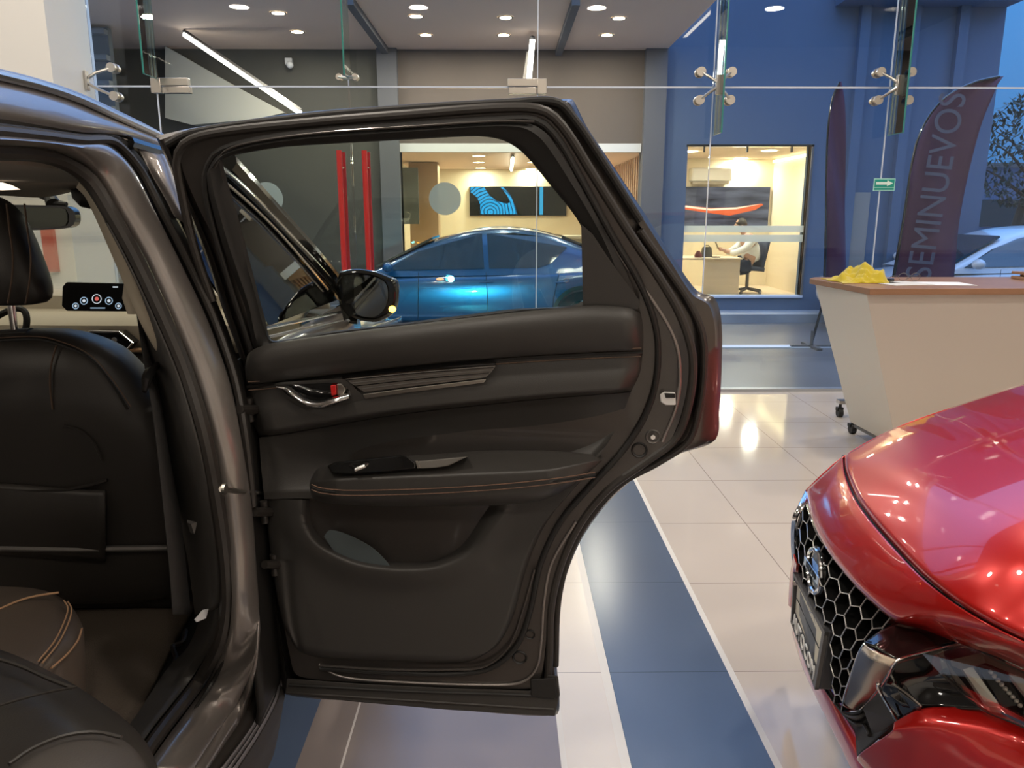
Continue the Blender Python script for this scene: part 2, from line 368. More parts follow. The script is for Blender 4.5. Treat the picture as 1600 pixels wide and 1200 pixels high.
# green arrow sign on the glass
r=empty('arrow_sign',(2.977,GY-.01,1.60),'small green sign with a white arrow on the glass joint','sign')
m=MB(); x0,x1,z0,z1=2.893,3.062,1.606,1.700
m.box((x0,GY-.012,z0),(x1,GY-.008,z1)); m.build('sign_board',mat('pale_teal_sign',(.35,.66,.60),.4),r,smooth=False)
m=MB(); m.box((x0+.008,GY-.0135,z0+.028),(x1-.008,GY-.012,z1-.008)); m.box((x0+.008,GY-.0135,z0+.007),(x1-.008,GY-.012,z0+.022)); m.build('sign_field',M['green'],r,smooth=False)
zc=(z0+.028+z1-.008)/2
ar=[(x0+.018,zc-.010),(x0+.105,zc-.010),(x0+.105,zc-.022),(x1-.018,zc),(x0+.105,zc+.022),(x0+.105,zc+.010),(x0+.018,zc+.010)]
m=MB(); m.prism([(x,GY-.015,z) for x,z in ar],[(x,GY-.0135,z) for x,z in ar]); m.build('arrow',mat('sign_white',(.7,.85,.8),.4),r,smooth=False)
# red framed poster on the white wall
r=empty('wall_poster',(-3.32,5.6,1.06),'white poster in a red frame on the white wall behind the rear view mirror','poster')
a=ony(86,352,5.6); X1,Z1,Z0=-3.195,1.435,1.02
MB().box((X1-.65,5.585,Z0),(X1,5.62,Z1)).build('poster_frame',M['redenamel'],r,smooth=False)
MB().box((X1-.60,5.580,Z0+.07),(X1-.085,5.586,Z1-.06)).build('poster_sheet',M['paper'],r,smooth=False)
# interior lights
warm=(1.0,.90,.78)
eL=emat('lamp_lens_warm',(1,.86,.66),14)
def downlight(x,y,z,r=.08,label='',group='',en=0,e=eL,rim=M['white'],col=warm,size=.3):
    t=empty('downlight',(x,y,z),label,'ceiling light',group)
    m=MB(); c=24
    ri=[[(x+q*math.cos(a),y+q*math.sin(a),zz) for a in [2*math.pi*k_/c for k_ in range(c)]] for q,zz in ((r*1.0,z-.004),(r*1.25,z-.006),(r*1.28,z-.0))]
    m.grid(ri,closed=True); m.build('lamp_rim',rim,t)
    MB().disc((x,y,z-.004),(0,0,1),r,24,0,.003).build('lamp_lens',e,t)
    if en: lamp('lamp_light','AREA',(x,y,z-.02),en,col,size,parent=t,shape='DISK')
    return t
for i,(x,y) in enumerate([(-5,-3.5),(-1.6,-3.5),(1.8,-3.5),(5.2,-3.5),(-5,-.5),(-1.6,-.6),(1.8,-.6),(5.2,-.5),(-5,2.2),(-1.6,2.2),(1.8,2.2),(5.2,2.2),(-2.9,4.6),(1.2,4.8),(1.55,4.8),(4.2,4.8)]):
    downlight(x,y,CZ,.11,'round recessed downlight in the white showroom ceiling','showroom ceiling downlights',en=40 if y<4.5 or x>4 or x<0 else 12,size=.35)
def strip(x0,y0,x1,y1,z,label):
    t=empty('linear_light',((x0+x1)/2,(y0+y1)/2,z),label,'ceiling light')
    MB().box((x0-.035,y0,z),(x1+.035,y1,z+.06)).build('lamp_housing',M['white'],t,smooth=False)
    MB().box((x0-.025,y0+.01,z-.004),(x1+.025,y1-.01,z)).build('lamp_lens',emat('strip_lens',(1,.88,.70),12),t,smooth=False)
strip(2.6,.6,2.6,3.6,3.9,'long thin pendant strip light over the red car')
strip(0.4,-3.0,0.4,-.4,3.9,'long thin pendant strip light behind the open door')
# ================================================================ OUTSIDE
OZ=-.12; FY=11.7
o=MB().box((-30,GY+.05,OZ-.2),(40,60,OZ)).build('floor_outside',M['asphalt'],smooth=False); struct(o)
trim((-9,GY+.05,OZ),(9,GY+.22,OZ+.10),mat('pale_step',(.42,.42,.42),.5))
trim((-9,8.95,OZ),(14,9.12,OZ+.012),M['kerb'])
trim((1.2,11.15,OZ),(14,11.7,OZ+.12),mat('pale_kerb_stone',(.30,.33,.38),.5,var=(2,.3)))
# opposite building shell: lit left part, unlit right part
def wall(name,m,lo,hi): o=MB().box(lo,hi).build(name,m,smooth=False); return struct(o)
wall('wall_opposite_left',M['olive'],(-12,FY,OZ),(-1.50,FY+.2,3.72))
wall('wall_opposite_head',M['taupe'],(-1.50,FY,2.42),(2.03,FY+.2,3.72))
trim((-1.50,FY-.02,2.32),(2.02,FY+.05,2.44),M['white'])
wall('wall_opposite_pier',M['pier'],(2.03,FY-.12,OZ),(2.34,FY+.2,3.72))
wall('wall_opposite_pier_left',M['pier'],(-1.78,FY-.12,OZ),(-1.50,FY+.2,3.72))
wall('wall_opposite_right_a',M['bluegrey'],(2.34,FY,OZ),(2.71,FY+.2,6.6))
wall('wall_opposite_right_b',M['bluegrey'],(2.71,FY,OZ),(4.53,FY+.2,.22))
wall('wall_opposite_right_c',M['bluegrey'],(2.71,FY,2.41),(4.53,FY+.2,6.6))
wall('wall_opposite_right_d',M['bluegrey'],(4.53,FY,OZ),(7.15,FY+.2,6.6))
wall('wall_opposite_upper',M['taupe'],(-12,FY,3.9),(2.34,FY+.2,4.6))
for i,x in enumerate((5.05,5.75,6.45)):
    trim((x,FY-.10,OZ),(x+.14,FY,6.6),M['bluegrey'])
trim((4.7,FY-.35,4.3),(7.15,FY,4.5),M['bluegrey'])
trim((5.15,FY-.03,.2),(5.45,FY,1.75),mat('beige_door_leaf',(.30,.27,.24),.6))
o=MB().box((-12,9.0,3.72),(2.34,FY+.2,3.92)).build('ceiling_canopy',M['canopy'],smooth=False); struct(o)
for i,x in enumerate((-1.7,.75)):
    trim((x,9.0,3.64),(x+.09,FY,3.72),M['pier'])
G='downlights under the opposite canopy'
el=emat('canopy_lens',(1,.80,.52),40)
for (px,py) in [(435,23),(465,52),(650,28),(665,57),(790,30),(787,57),(967,31),(948,57)]:
    p=onz(px,py,3.70); downlight(p[0],p[1],3.718,.072,'warm round downlight under the opposite canopy seen through the glass',G,en=17,e=el,size=.2,rim=M['grey'])
# linear lights of the opposite building
def barlight(p,q,r,label,st=16):
    t=empty('linear_light',(np.array(p)+np.array(q))/2,label,'light')
    m=MB(); m.tube([p,q],r,4); m.build('lamp_lens',emat('led_bar_lens',(1,.93,.85),st),t)
    o_=np.array([0,0,r*1.2]); MB().tube([np.array(p)+o_,np.array(q)+o_],r*.9,4).build('lamp_housing',M['grey'],t)
barlight(ony(287,53,10.5),ony(470,177,10.5),.030,'long white light bar sloping down above the cream side wall',9)
barlight(ony(832,62,10.6),ony(826,130,10.9),.035,'short upright white light bar beside the glass fin above the open door',9)
# cream sloping side wall at left
pl=[ony(*q,11.5) for q in [(258,72),(300,96),(370,136),(445,176),(400,186),(300,195),(258,184)]]
o=MB().prism(pl,[p+np.array([0,.18,0]) for p in pl]).build('wall_side_lit',mat('cream_stair_wall',(.62,.60,.50),.8),smooth=False); struct(o)
# grey louvred structure at the far left
r=empty('louvred_screen',(-6.6,13.2,OZ),'grey louvred screen wall far left beyond the white column','screen')
r.location=(-6.6,10.2,OZ); WO[r.name]=np.array([-6.6,10.2,OZ])
m=MB(); m.box((-9,10.3,OZ),(-4.9,10.4,3.7)); m.build('backing',mat('teal_grey_panel',(.11,.13,.14),.6),r,smooth=False)
m=MB()
for i in range(12): m.box((-9,10.2,.3+i*.3),(-4.9,10.3,.36+i*.3))
m.build('louvre',mat('pale_grey_louvre',(.20,.22,.23),.5),r,smooth=False)
# security camera
p=ony(450,98,11.6); r=empty('security_camera',(p[0],11.6,p[2]-.05),'small white security camera on the taupe wall','camera')
MB().box((p[0]-.05,11.62,p[2]-.02),(p[0]+.05,11.7,p[2]+.07)).build('mount',M['white'],r,bevel=.005)
MB().ball((p[0]+.03,11.58,p[2]-.03),.05).build('camera_head',M['white'],r)
# ---------------- reception room behind sedan
wall('floor_reception',M['maple'],(-1.5,FY+.2,OZ-.1),(2.5,17.6,-.02))
wall('ceiling_reception',M['canopy'],(-2.2,FY+.2,2.41),(2.5,17.6,2.6))
wall('wall_reception_back',M['cream'],(-2.2,17.5,OZ),(2.5,17.7,2.6))
wall('wall_reception_right',M['oak'],(2.36,FY+.2,OZ),(2.5,17.5,2.6))
wall('wall_reception_left',M['cream'],(-2.2,FY+.2,OZ),(-2.0,17.5,2.6))
o=MB().box((-1.50,FY+.05,OZ),(2.03,FY+.06,2.32)).build('window_20',M['shop'],smooth=False); struct(o)
m=MB()
for i in range(20): m.box((2.30,12.2+i*.24,0),(2.36,12.33+i*.24,2.40))
struct(m.build('trim_30',mat('warm_slat_wood',(.42,.24,.13),.5),smooth=False))
trim((-1.80,15.2,0),(-1.25,15.7,2.40),mat('warm_wood_panel',(.40,.26,.15),.5))
# artwork panel left
r=empty('wall_picture',(-1.75,15.0,1.1),'tall dark picture beside the wood panel in the reception','picture')
a=ony(628,262,14.9); b=ony(655,350,14.9)
MB().box((a[0],14.88,b[2]),(b[0],14.95,a[2])).build('picture_board',mat('dark_swirl_picture',(.10,.12,.12),.5,var=(3,.9)),r,smooth=False)
# video wall
_k=17.4/15.55
def sc(x,y,z): return (x*_k,17.4+(y-15.55),1.42+(z-1.42)*_k)
def screenmat():
    m=bpy.data.materials.new('screen_blue_swirls'); m.use_nodes=True; n=m.node_tree; n.nodes.clear(); o=n.nodes.new('ShaderNodeOutputMaterial'); e=n.nodes.new('ShaderNodeEmission')
    t=n.nodes.new('ShaderNodeTexCoord'); mp=n.nodes.new('ShaderNodeMapping'); n.links.new(t.outputs['Object'],mp.inputs[0]); mp.inputs['Location'].default_value=(.55,0,-.05)
    w=n.nodes.new('ShaderNodeTexWave'); w.wave_type='RINGS'; w.rings_direction='Y'; w.inputs['Scale'].default_value=4.5; w.inputs['Distortion'].default_value=3; w.inputs['Detail'].default_value=1
    n.links.new(mp.outputs[0],w.inputs[0]); r=n.nodes.new('ShaderNodeValToRGB'); n.links.new(w.outputs[0],r.inputs[0]); r.color_ramp.elements[0].color=(.01,.04,.08,1); r.color_ramp.elements[1].color=(.03,.40,.85,1); r.color_ramp.elements[1].position=.45
    n.links.new(r.outputs[0],e.inputs[0]); e.inputs[1].default_value=1.3; n.links.new(e.outputs[0],o.inputs[0]); return m
r=empty('video_wall',(.27,17.4,1.43),'wide black video wall with bright blue swirls in the reception','screen')
MB().box(sc(-.66,15.55,1.41),sc(1.25,15.65,1.97)).build('screen_casing',M['gloss'],r,smooth=False)
x0,x1=-.637,.277
sw=[(-.637,1.96),(-.35,1.96),(-.2,1.80),(.02,1.66),(.10,1.74),(.13,1.66),(.0,1.96),(.06,1.96),(.20,1.72),(.277,1.44),(-.46,1.44),(-.43,1.60),(-.50,1.77),(-.637,1.86)]
sw=[(-.637,1.96),(-.37,1.96),(-.27,1.80),(-.12,1.69),(.07,1.64),(.13,1.66),(.08,1.80),(-.05,1.96),(.0,1.96),(.16,1.79),(.24,1.60),(.277,1.44),(-.45,1.44),(-.45,1.62),(-.51,1.76),(-.637,1.86)]
MB().prism([sc(x,15.54,z) for x,z in sw],[sc(x,15.55,z) for x,z in sw]).build('screen_image',screenmat(),r,smooth=False)
MB().box(sc(.72,15.54,1.43),sc(.79,15.55,1.96)).build('screen_image',emat('screen_blue',(.05,.45,.85),1.0),r,smooth=False)
# ceiling discs
G='pale oval ceiling discs in the reception'
for i,(px,py,rx) in enumerate([(620,225,.62),(750,222,.75),(690,236,.55)]):
    p=ony(px,py,FY+1.6)
    m=MB(); c=36
    m.grid([[(p[0]+rx*q*math.cos(a),p[1]+rx*q*math.sin(a),p[2]+dz) for a in [2*math.pi*j/c for j in range(c)]] for q,dz in ((.01,0),(.97,0),(1,.02),(.97,.05),(.01,.05))],closed=True)
    o=m.build('ceiling_disc',mat('disc_plaster',(.70,.68,.55),.8)); tag(o,['pale oval ceiling disc left of the others above the red handles','pale oval ceiling disc at the right above the video wall','lower pale oval ceiling disc between the other two'][i],'ceiling panel',G)
G='reception downlights'
for (px,py) in [(748,244),(748,254),(751,263),(833,254),(829,264)]:
    p=onz(px,py,2.405); downlight(p[0],p[1],2.41,.10,'small round downlight in the reception ceiling behind the blue car',G,en=16,e=el,size=.2)
barlight(onz(801,247,2.33),onz(799,266,2.33),.03,'short white ceiling light bar in the reception above the video wall',9)
lamp('reception_light','AREA',(.4,13.8,2.35),30,(1,.84,.60),2.4)
lamp('reception_light','AREA',(-.8,15.9,2.35),25,(1,.84,.60),1.0)
# reception counter and small things
o=MB().box((.3,14.2,OZ),(2.2,14.8,1.0)).box((.25,14.15,1.0),(2.25,14.85,1.05)).build('reception_desk',mat('pale_desk',(.70,.68,.58),.5),bevel=.005); tag(o,'pale reception desk behind the boot of the blue sedan','desk')
# ---------------- office
wall('floor_office',M['maple'],(2.5,FY+.2,-.1),(6.0,15.2,.08))
wall('ceiling_office',mat('office_ceiling',(.62,.50,.38),.8),(2.5,FY+.2,2.46),(6.0,15.2,2.6))
wall('wall_office_back',M['cream'],(2.5,15.0,0),(6.0,15.2,2.6))
wall('wall_office_right',M['cream'],(5.12,FY+.2,0),(5.3,15.0,2.6))
wall('wall_office_left',M['cream'],(2.5,FY+.2,0),(2.62,15.0,2.6))
o=MB().box((2.71,FY+.05,.22),(4.53,FY+.06,2.41)).build('window_21',M['shop'],smooth=False); struct(o)
trim((4.53,FY-.02,.20),(4.56,FY+.12,2.43),M['grey']); trim((2.69,FY-.02,2.40),(4.56,FY+.12,2.43),M['gloss']); trim((2.69,FY-.03,.19),(4.56,FY+.12,.225),M['sil'])
for x in (2.98,3.62,4.28): trim((x-.012,FY+.10,2.33),(x+.012,FY+.14,2.41),M['grey'])
for z0,z1 in ((1.17,1.265),(1.025,1.13)):
    o=MB().box((2.72,FY+.04,z0),(4.52,FY+.045,z1)).build('window_%d'%(22+(z0<1.1)),M['frost2'],smooth=False); struct(o)
G='office downlights'
for (px,py) in [(1079,237),(1158,248),(1202,236)]:
    p=onz(px,py,2.45); downlight(p[0],p[1],2.455,.12,'round warm downlight in the lit office ceiling',G,en=22,e=el,size=.22)
o=MB().box((5.06,12.2,2.38),(5.10,14.9,2.42)).build('cove_light',emat('cove_glow',(1,.80,.45),6),smooth=False); tag(o,'warm cove light strip along the top of the office right wall','light')
# office tv
a=ony(1062,292,14.9); b=ony(1200,357,14.9)
def tvmat():
    m=bpy.data.materials.new('office_screen'); m.use_nodes=True; n=m.node_tree; n.nodes.clear(); o=n.nodes.new('ShaderNodeOutputMaterial'); e=n.nodes.new('ShaderNodeEmission')
    t=n.nodes.new('ShaderNodeTexCoord'); s=n.nodes.new('ShaderNodeSeparateXYZ'); n.links.new(t.outputs['Generated'],s.inputs[0]); nz=n.nodes.new('ShaderNodeTexNoise'); nz.inputs['Scale'].default_value=2.2; mp=n.nodes.new('ShaderNodeMapping'); mp.inputs['Scale'].default_value=(1,1,3); n.links.new(t.outputs['Generated'],mp.inputs[0]); n.links.new(mp.outputs[0],nz.inputs[0])
    r=n.nodes.new('ShaderNodeValToRGB'); r.color_ramp.elements[0].color=(.04,.035,.04,1); r.color_ramp.elements[0].position=.3; r.color_ramp.elements[1].color=(.22,.20,.24,1); r.color_ramp.elements[1].position=.75
    n.links.new(nz.outputs[0],r.inputs[0]); n.links.new(r.outputs[0],e.inputs[0]); e.inputs[1].default_value=.9; n.links.new(e.outputs[0],o.inputs[0]); return m
r=empty('wall_screen',((a[0]+b[0])/2,14.95,b[2]),'large wall screen with an orange streak in the lit office','screen')
MB().box((a[0],14.93,b[2]),(b[0],14.99,a[2])).build('screen_casing',tvmat(),r,smooth=False)
sp_=[(1062,320),(1110,325),(1150,324),(1190,318),(1193,320),(1180,328),(1140,337),(1110,333),(1062,326)]
q=[ony(*p,14.915) for p in sp_]; MB().prism(q,[p+np.array([0,.01,0]) for p in q]).build('screen_image',emat('screen_orange',(1,.16,.05),1.0),r,smooth=False)
sp_=[(1062,320),(1110,326),(1150,324),(1190,318.5),(1150,327),(1110,329),(1062,323)]
q=[ony(*p,14.905) for p in sp_]; MB().prism(q,[p+np.array([0,.008,0]) for p in q]).build('screen_image',emat('screen_glow',(1,.62,.42),1.5),r,smooth=False)
# air conditioner
a=ony(1080,262,14.8); b=ony(1142,283,14.8)
r=empty('air_conditioner',((a[0]+b[0])/2,14.85,b[2]-.05),'white wall air conditioner above the office screen','air conditioner')
MB().box((a[0],14.72,b[2]),(b[0],15.0,a[2])).build('housing',M['white'],r,bevel=.03)
MB().box((a[0]+.03,14.74,b[2]-.055),(b[0]-.05,14.9,b[2]-.005)).build('air_outlet',mat('outlet_grey',(.35,.30,.24),.5),r,smooth=False)
# desk
a=ony(1060,403,12.9); b=ony(1157,403,12.9); Z=a[2]
r=empty('office_desk',((a[0]+b[0])/2,13.2,.08),'pale wooden desk in the lit office','desk')
MB().box((a[0]-.1,12.85,Z-.03),(b[0]+.02,13.65,Z)).build('desk_top',M['maple'],r,bevel=.004)
MB().box((ony(1100,403,12.9)[0],12.9,.08),(b[0],12.93,Z-.03)).build('front_panel',M['maple'],r,smooth=False)
MB().box((b[0]-.03,12.93,.08),(b[0],13.6,Z-.03)).build('side_panel',M['maple'],r,smooth=False)
MB().box((a[0]-.1,12.95,.08),(a[0]-.07,13.6,Z-.03)).build('side_panel',M['maple'],r,smooth=False)
# handbag, flask & papers on desk
c=ony(1104,395,13.1)
m=MB(); m.grid([[(c[0]+w*math.cos(t),13.1+.07*math.sin(t)*(1-.3*h),Z+.001+h*.17) for t in [2*math.pi*j/16 for j in range(16)]] for h,w in ((0,.10),(.4,.10),(.8,.085),(1,.075))],closed=True)
m.tube([(c[0]-.05,13.1,Z+.16),(c[0]-.03,13.1,Z+.20),(c[0]+.03,13.1,Z+.20),(c[0]+.05,13.1,Z+.16)],.008,6)
o=m.build('handbag',mat('grey_bag',(.12,.11,.10),.6)); tag(o,'dark grey handbag standing on the office desk','bag')
c=ony(1091,398,13.0); m=MB()
m.grid([[(c[0]+q*1.2*math.cos(t),13.0+q*.7*math.sin(t),Z+.001+h) for t in [2*math.pi*j/16 for j in range(16)]] for q,h in ((.05,0),(.055,.04),(.035,.08),(.02,.11))],closed=True)
o=m.build('coin_purse',mat('maroon_purse',(.16,.05,.05),.5)); tag(o,'small dark maroon purse left of the handbag on the office desk','purse')
c=ony(1118,401,13.0); o=MB().box((c[0]-.07,12.95,Z+.001),(c[0]+.07,13.1,Z+.02)).build('notebook',M['gloss'],bevel=.003); tag(o,'black notebook on the desk in front of the seated person','notebook')
# chair
c=ony(1170,420,13.4); cx,cy=c[0],13.45
r=empty('office_chair',(cx,cy,.08),'navy office chair under the person in the white shirt','chair')
m=MB(); m.grid([[(cx-.22+.44*t,cy-.22,.50+.02*math.sin(math.pi*t)) for t in np.linspace(0,1,6)],[(cx-.23+.46*t,cy+.22,.50+.02*math.sin(math.pi*t)) for t in np.linspace(0,1,6)]]); m.build('seat',M['navy'],r,solid=.07)
m=MB(); m.grid([[(cx+.16+.10*h+.02*math.cos(t*3),cy-.2+.4*t,.48+.55*h) for t in np.linspace(0,1,6)] for h in np.linspace(0,1,5)]); m.build('backrest',M['navy'],r,solid=.05)
m=MB(); m.rodc((cx,cy,.16),(cx,cy,.46),.03)
m.build('column',M['grey'],r)
for i in range(5):
    a_=2*math.pi*i/5+.3; m=MB(); m.tube([(cx,cy,.17),(cx+.28*math.cos(a_),cy+.28*math.sin(a_),.13)],[.025,.018],8); m.ball((cx+.28*math.cos(a_),cy+.28*math.sin(a_),.11),.03,10,6); m.build('leg',M['grey'],r)
# ---------------- seated person in the office
def skin_body(name,nodes,edges,rads,m,parent,sub=2):
    me=bpy.data.meshes.new(name); org=origin(parent) 
    me.from_pydata([tuple(np.array(v)-org) for v in nodes],edges,[]); o=bpy.data.objects.new(name,me); S.collection.objects.link(o); o.parent=parent; WO[o.name]=org
    k=o.modifiers.new('skin','SKIN'); 
    if not me.skin_vertices: me.skin_vertices.new()
    for i,r_ in enumerate(rads):
        sv=me.skin_vertices[0].data[i]; sv.radius=(r_,r_) if not isinstance(r_,tuple) else r_
        sv.use_root=(i==0)
    k.use_smooth_shade=True
    k=o.modifiers.new('sub','SUBSURF'); k.levels=sub; k.render_levels=sub
    me.materials.append(m); return o
px_,py_=cx-.02,13.40
r=empty('person',(px_,py_,.08),'person in a white shirt seated at the office desk holding a phone','person')
dz=Z  # desk top height
hip=(px_+.06,py_,.60); nodes=[hip,(px_+.04,py_,.76),(px_+.0,py_,.92),(px_-.06,py_,1.03),(px_-.10,py_,1.10),(px_-.13,py_,1.17),
 (px_+.0,py_-.19,1.02),(px_-.14,py_-.24,.86),(px_-.30,py_-.16,dz+.06),(px_-.42,py_-.08,dz+.10),
 (px_+.0,py_+.19,1.02),(px_-.14,py_+.24,.86),(px_-.30,py_+.16,dz+.06),(px_-.42,py_+.04,dz+.10),
 (px_-.05,py_-.10,.57),(px_-.42,py_-.12,.56),(px_-.42,py_-.12,.30),(px_-.42,py_-.12,.14),(px_-.54,py_-.12,.12),
 (px_-.05,py_+.10,.57),(px_-.42,py_+.12,.56),(px_-.42,py_+.12,.30),(px_-.42,py_+.12,.14),(px_-.54,py_+.12,.12)]
edges=[(0,1),(1,2),(2,3),(3,4),(4,5),(3,6),(6,7),(7,8),(8,9),(3,10),(10,11),(11,12),(12,13),(0,14),(14,15),(15,16),(16,17),(17,18),(0,19),(19,20),(20,21),(21,22),(22,23)]
rads=[(.14,.16),(.13,.15),(.13,.17),(.09,.12),.055,.05,.07,.052,.042,.032,.07,.052,.042,.032,.085,.065,.055,.045,.04,.085,.065,.055,.045,.04]
skin_body('body',nodes,edges,rads,M['skin'],r)
# shirt follows the upper body
skin_body('shirt',nodes[:4]+[nodes[6],nodes[7],nodes[8],(px_-.37,py_-.12,dz+.08),nodes[10],nodes[11],nodes[12],(px_-.37,py_+.10,dz+.08)],[(0,1),(1,2),(2,3),(3,4),(4,5),(5,6),(6,7),(3,8),(8,9),(9,10),(10,11)],[(.155,.175),(.15,.17),(.15,.19),(.10,.15),.085,.068,.055,.045,.085,.068,.055,.045],M['shirt'],r)
skin_body('trousers',[nodes[i] for i in (0,14,15,16,17,19,20,21,22)],[(0,1),(1,2),(2,3),(3,4),(0,5),(5,6),(6,7),(7,8)],[(.155,.17),.10,.078,.066,.055,.10,.078,.066,.055],M['navy'],r)
hc=(px_-.17,py_,1.245)
m=MB(); rows=[]
for i in range(13):
    a_=math.pi*i/12; rr=math.sin(a_); zz=-math.cos(a_)*.12
    row=[]
    for k_ in range(20):
        q=2*math.pi*k_/20; x=rr*math.cos(q)*.095*(1.0 if zz>-.02 else .9); y=rr*math.sin(q)*.075*(1 if zz>-.03 else .85)
        if math.cos(q)<-.9 and -.045<zz<.0: x-=.018   # nose
        row.append((hc[0]+x,hc[1]+y,hc[2]+zz))
    rows.append(row)
m.grid(rows,closed=True)
for s in (-1,1): m.ball((hc[0]+.005,hc[1]+s*.077,hc[2]-.01),.022,10,6,sc=(.8,.4,1.3))
m.build('head',M['skin'],r)
m=MB()
for s in (-1,1): m.ball((hc[0]-.086,hc[1]+s*.028,hc[2]+.01),.011,10,6)
m.build('eyes',mat('eye',(.05,.04,.04),.2),r)
MB().box((hc[0]-.092,hc[1]-.022,hc[2]-.062),(hc[0]-.080,hc[1]+.022,hc[2]-.054)).build('mouth',mat('lips',(.35,.12,.10),.5),r,bevel=.003)
m=MB(); rows=[]
for i in range(9):
    a_=math.pi*(.42+.58*i/8); rr=math.sin(a_); zz=-math.cos(a_)*.128
    rows.append([(hc[0]+.012+rr*math.cos(2*math.pi*k_/20)*.103,hc[1]+rr*math.sin(2*math.pi*k_/20)*.083,hc[2]+zz+(.03 if math.cos(2*math.pi*k_/20)<-.4 and i<3 else 0)) for k_ in range(20)])
m.grid(rows,closed=True); m.build('hair',M['hair'],r)
for s in (-1,1):
    w=np.array((px_-.42,py_+(-.08 if s<0 else .04),dz+.10))
    nd=[w,w+np.array((-.045,0,.01)),w+np.array((-.075,.0,.015))]; ed=[(0,1),(1,2)]; rd=[.024,.032,.03]
    for f,(dy,l) in enumerate(((-.026,.05),(-.009,.06),(.009,.055),(.026,.045))):
        k_=len(nd); nd+=[w+np.array((-.085,dy,.018)),w+np.array((-.085-l*.6,dy,.035)),w+np.array((-.085-l*.7,dy,.062))]; ed+=[(2,k_),(k_,k_+1),(k_+1,k_+2)]; rd+=[.0095,.0085,.0075]
    k_=len(nd); nd+=[w+np.array((-.05,-s*.035,.028)),w+np.array((-.08,-s*.045,.055))]; ed+=[(1,k_),(k_,k_+1)]; rd+=[.011,.009]
    skin_body('hand',nd,ed,rd,M['skin'],r,1)
ph=np.array((px_-.535,py_-.02,dz+.14))
m=MB(); m.box((-.005,-.037,-.075),(.005,.037,.075)); o=m.build('mobile_phone',M['gloss'],bevel=.003); o.location=tuple(ph+np.array((0,0,-.02))); o.rotation_euler=(0,rad(-25),0); tag(o,'dark phone held up by the seated person in the office','phone')
# ---------------- flags
def flag(name,Y,pole,right,base,label,txt=None,fm=None):
    P=[ony(*q,Y) for q in cr(pole,28)]; R=[ony(*q,Y) for q in cr(right,28)]
    r=empty(name,(P[0][0],Y,OZ),label,'flag')
    m=MB(); b=np.array([P[0][0]-.10,Y,OZ+.05]); m.tube([b]+P,[.016]*10+[.012]*(len(P)-9),8); m.build('flagpole',M['blackpaint'],r)
    m=MB(); rows=[]
    for i,(a,c) in enumerate(zip(P,R)):
        rows.append([a*(1-t)+c*t+np.array([0,.035*math.sin(5*t+i*.25),0]) for t in np.linspace(0,1,10)])
    m.grid(rows); m.build('banner',fm or M['flag'],r,solid=.002)
    m=MB(); m.box((b[0]-.25,Y-.03,OZ),(b[0]+.25,Y+.03,OZ+.03)); m.box((b[0]-.03,Y-.25,OZ),(b[0]+.03,Y+.25,OZ+.03)); m.rodc((b[0],Y,OZ),(b[0],Y,OZ+.2),.02); m.build('foot',M['grey'],r,smooth=False)
    return r
pole=[(1378,520),(1395,440),(1412,340),(1428,240),(1445,192),(1478,152),(1525,128),(1562,120)]
right=[(1470,520),(1490,440),(1503,340),(1520,240),(1532,190),(1548,150),(1558,128),(1565,120)]
fr_=flag('feather_flag',7.6,pole,right,None,'tall maroon feather flag lettered SEMINUEVOS outside behind the counter')
a=ony(1436,436,7.5); b=ony(1492,146,7.5); u=b-a; L=float(np.linalg.norm(u)); u/=L
cu=text_mesh('SEMINUEVOS',.36,.0015,'lettering',M['flagtext'],fr_,(u,np.array([-u[2],0,u[0]])),(a+b)/2,sx=1)
bb=[v.co for v in cu.data.vertices]; c_=(a+b)/2-origin(fr_); ex=[float(np.dot(np.array(v)-c_,u)) for v in bb]; sc=L/(max(ex)-min(ex))
for v in cu.data.vertices:
    d=np.array(v.co)-c_; k_=float(np.dot(d,u)); v.co=tuple(c_+d+u*k_*(sc-1))
flag('feather_flag',9.0,[(1287,470),(1290,380),(1291,280),(1294,200),(1302,150),(1312,128)],[(1320,470),(1322,380),(1322,280),(1320,200),(1317,150),(1313,128)],None,'narrow plain maroon feather flag right of the lit office window')
# ---------------- outside cars
def wheel(r,x,y,s,R=.33):
    m=MB(); c=32; prof=[(R*.62,-.10),(R*.95,-.105),(R,-.07),(R,.07),(R*.95,.105),(R*.62,.10),(R*.62,-.10)]
    m.grid([[(x+q*math.cos(a),y+w,R+OZl+q*math.sin(a)) for a in [2*math.pi*j/c for j in range(c)]] for q,w in prof],closed=True); o=m.build('tyre',M['tyre'],r)
    m=MB()
    for j in range(5):
        a=2*math.pi*j/5+.3; ca,sa=math.cos(a),math.sin(a)
        m.tube([(x+.03*ca,y+s*.085,R+OZl+.03*sa),(x+R*.62*ca,y+s*.095,R+OZl+R*.62*sa)],[.045,.03],6)
    m.grid([[(x+q*math.cos(a),y+w*s,R+OZl+q*math.sin(a)) for a in [2*math.pi*j/c for j in range(c)]] for q,w in ((R*.64,.1),(R*.60,.085),(R*.60,-.02))],closed=True)
    m.disc((x,y+s*.06,R+OZl),(0,s,0),.06,16,0,.04); m.build('wheel_rim',M['alloy'],r)
OZl=0
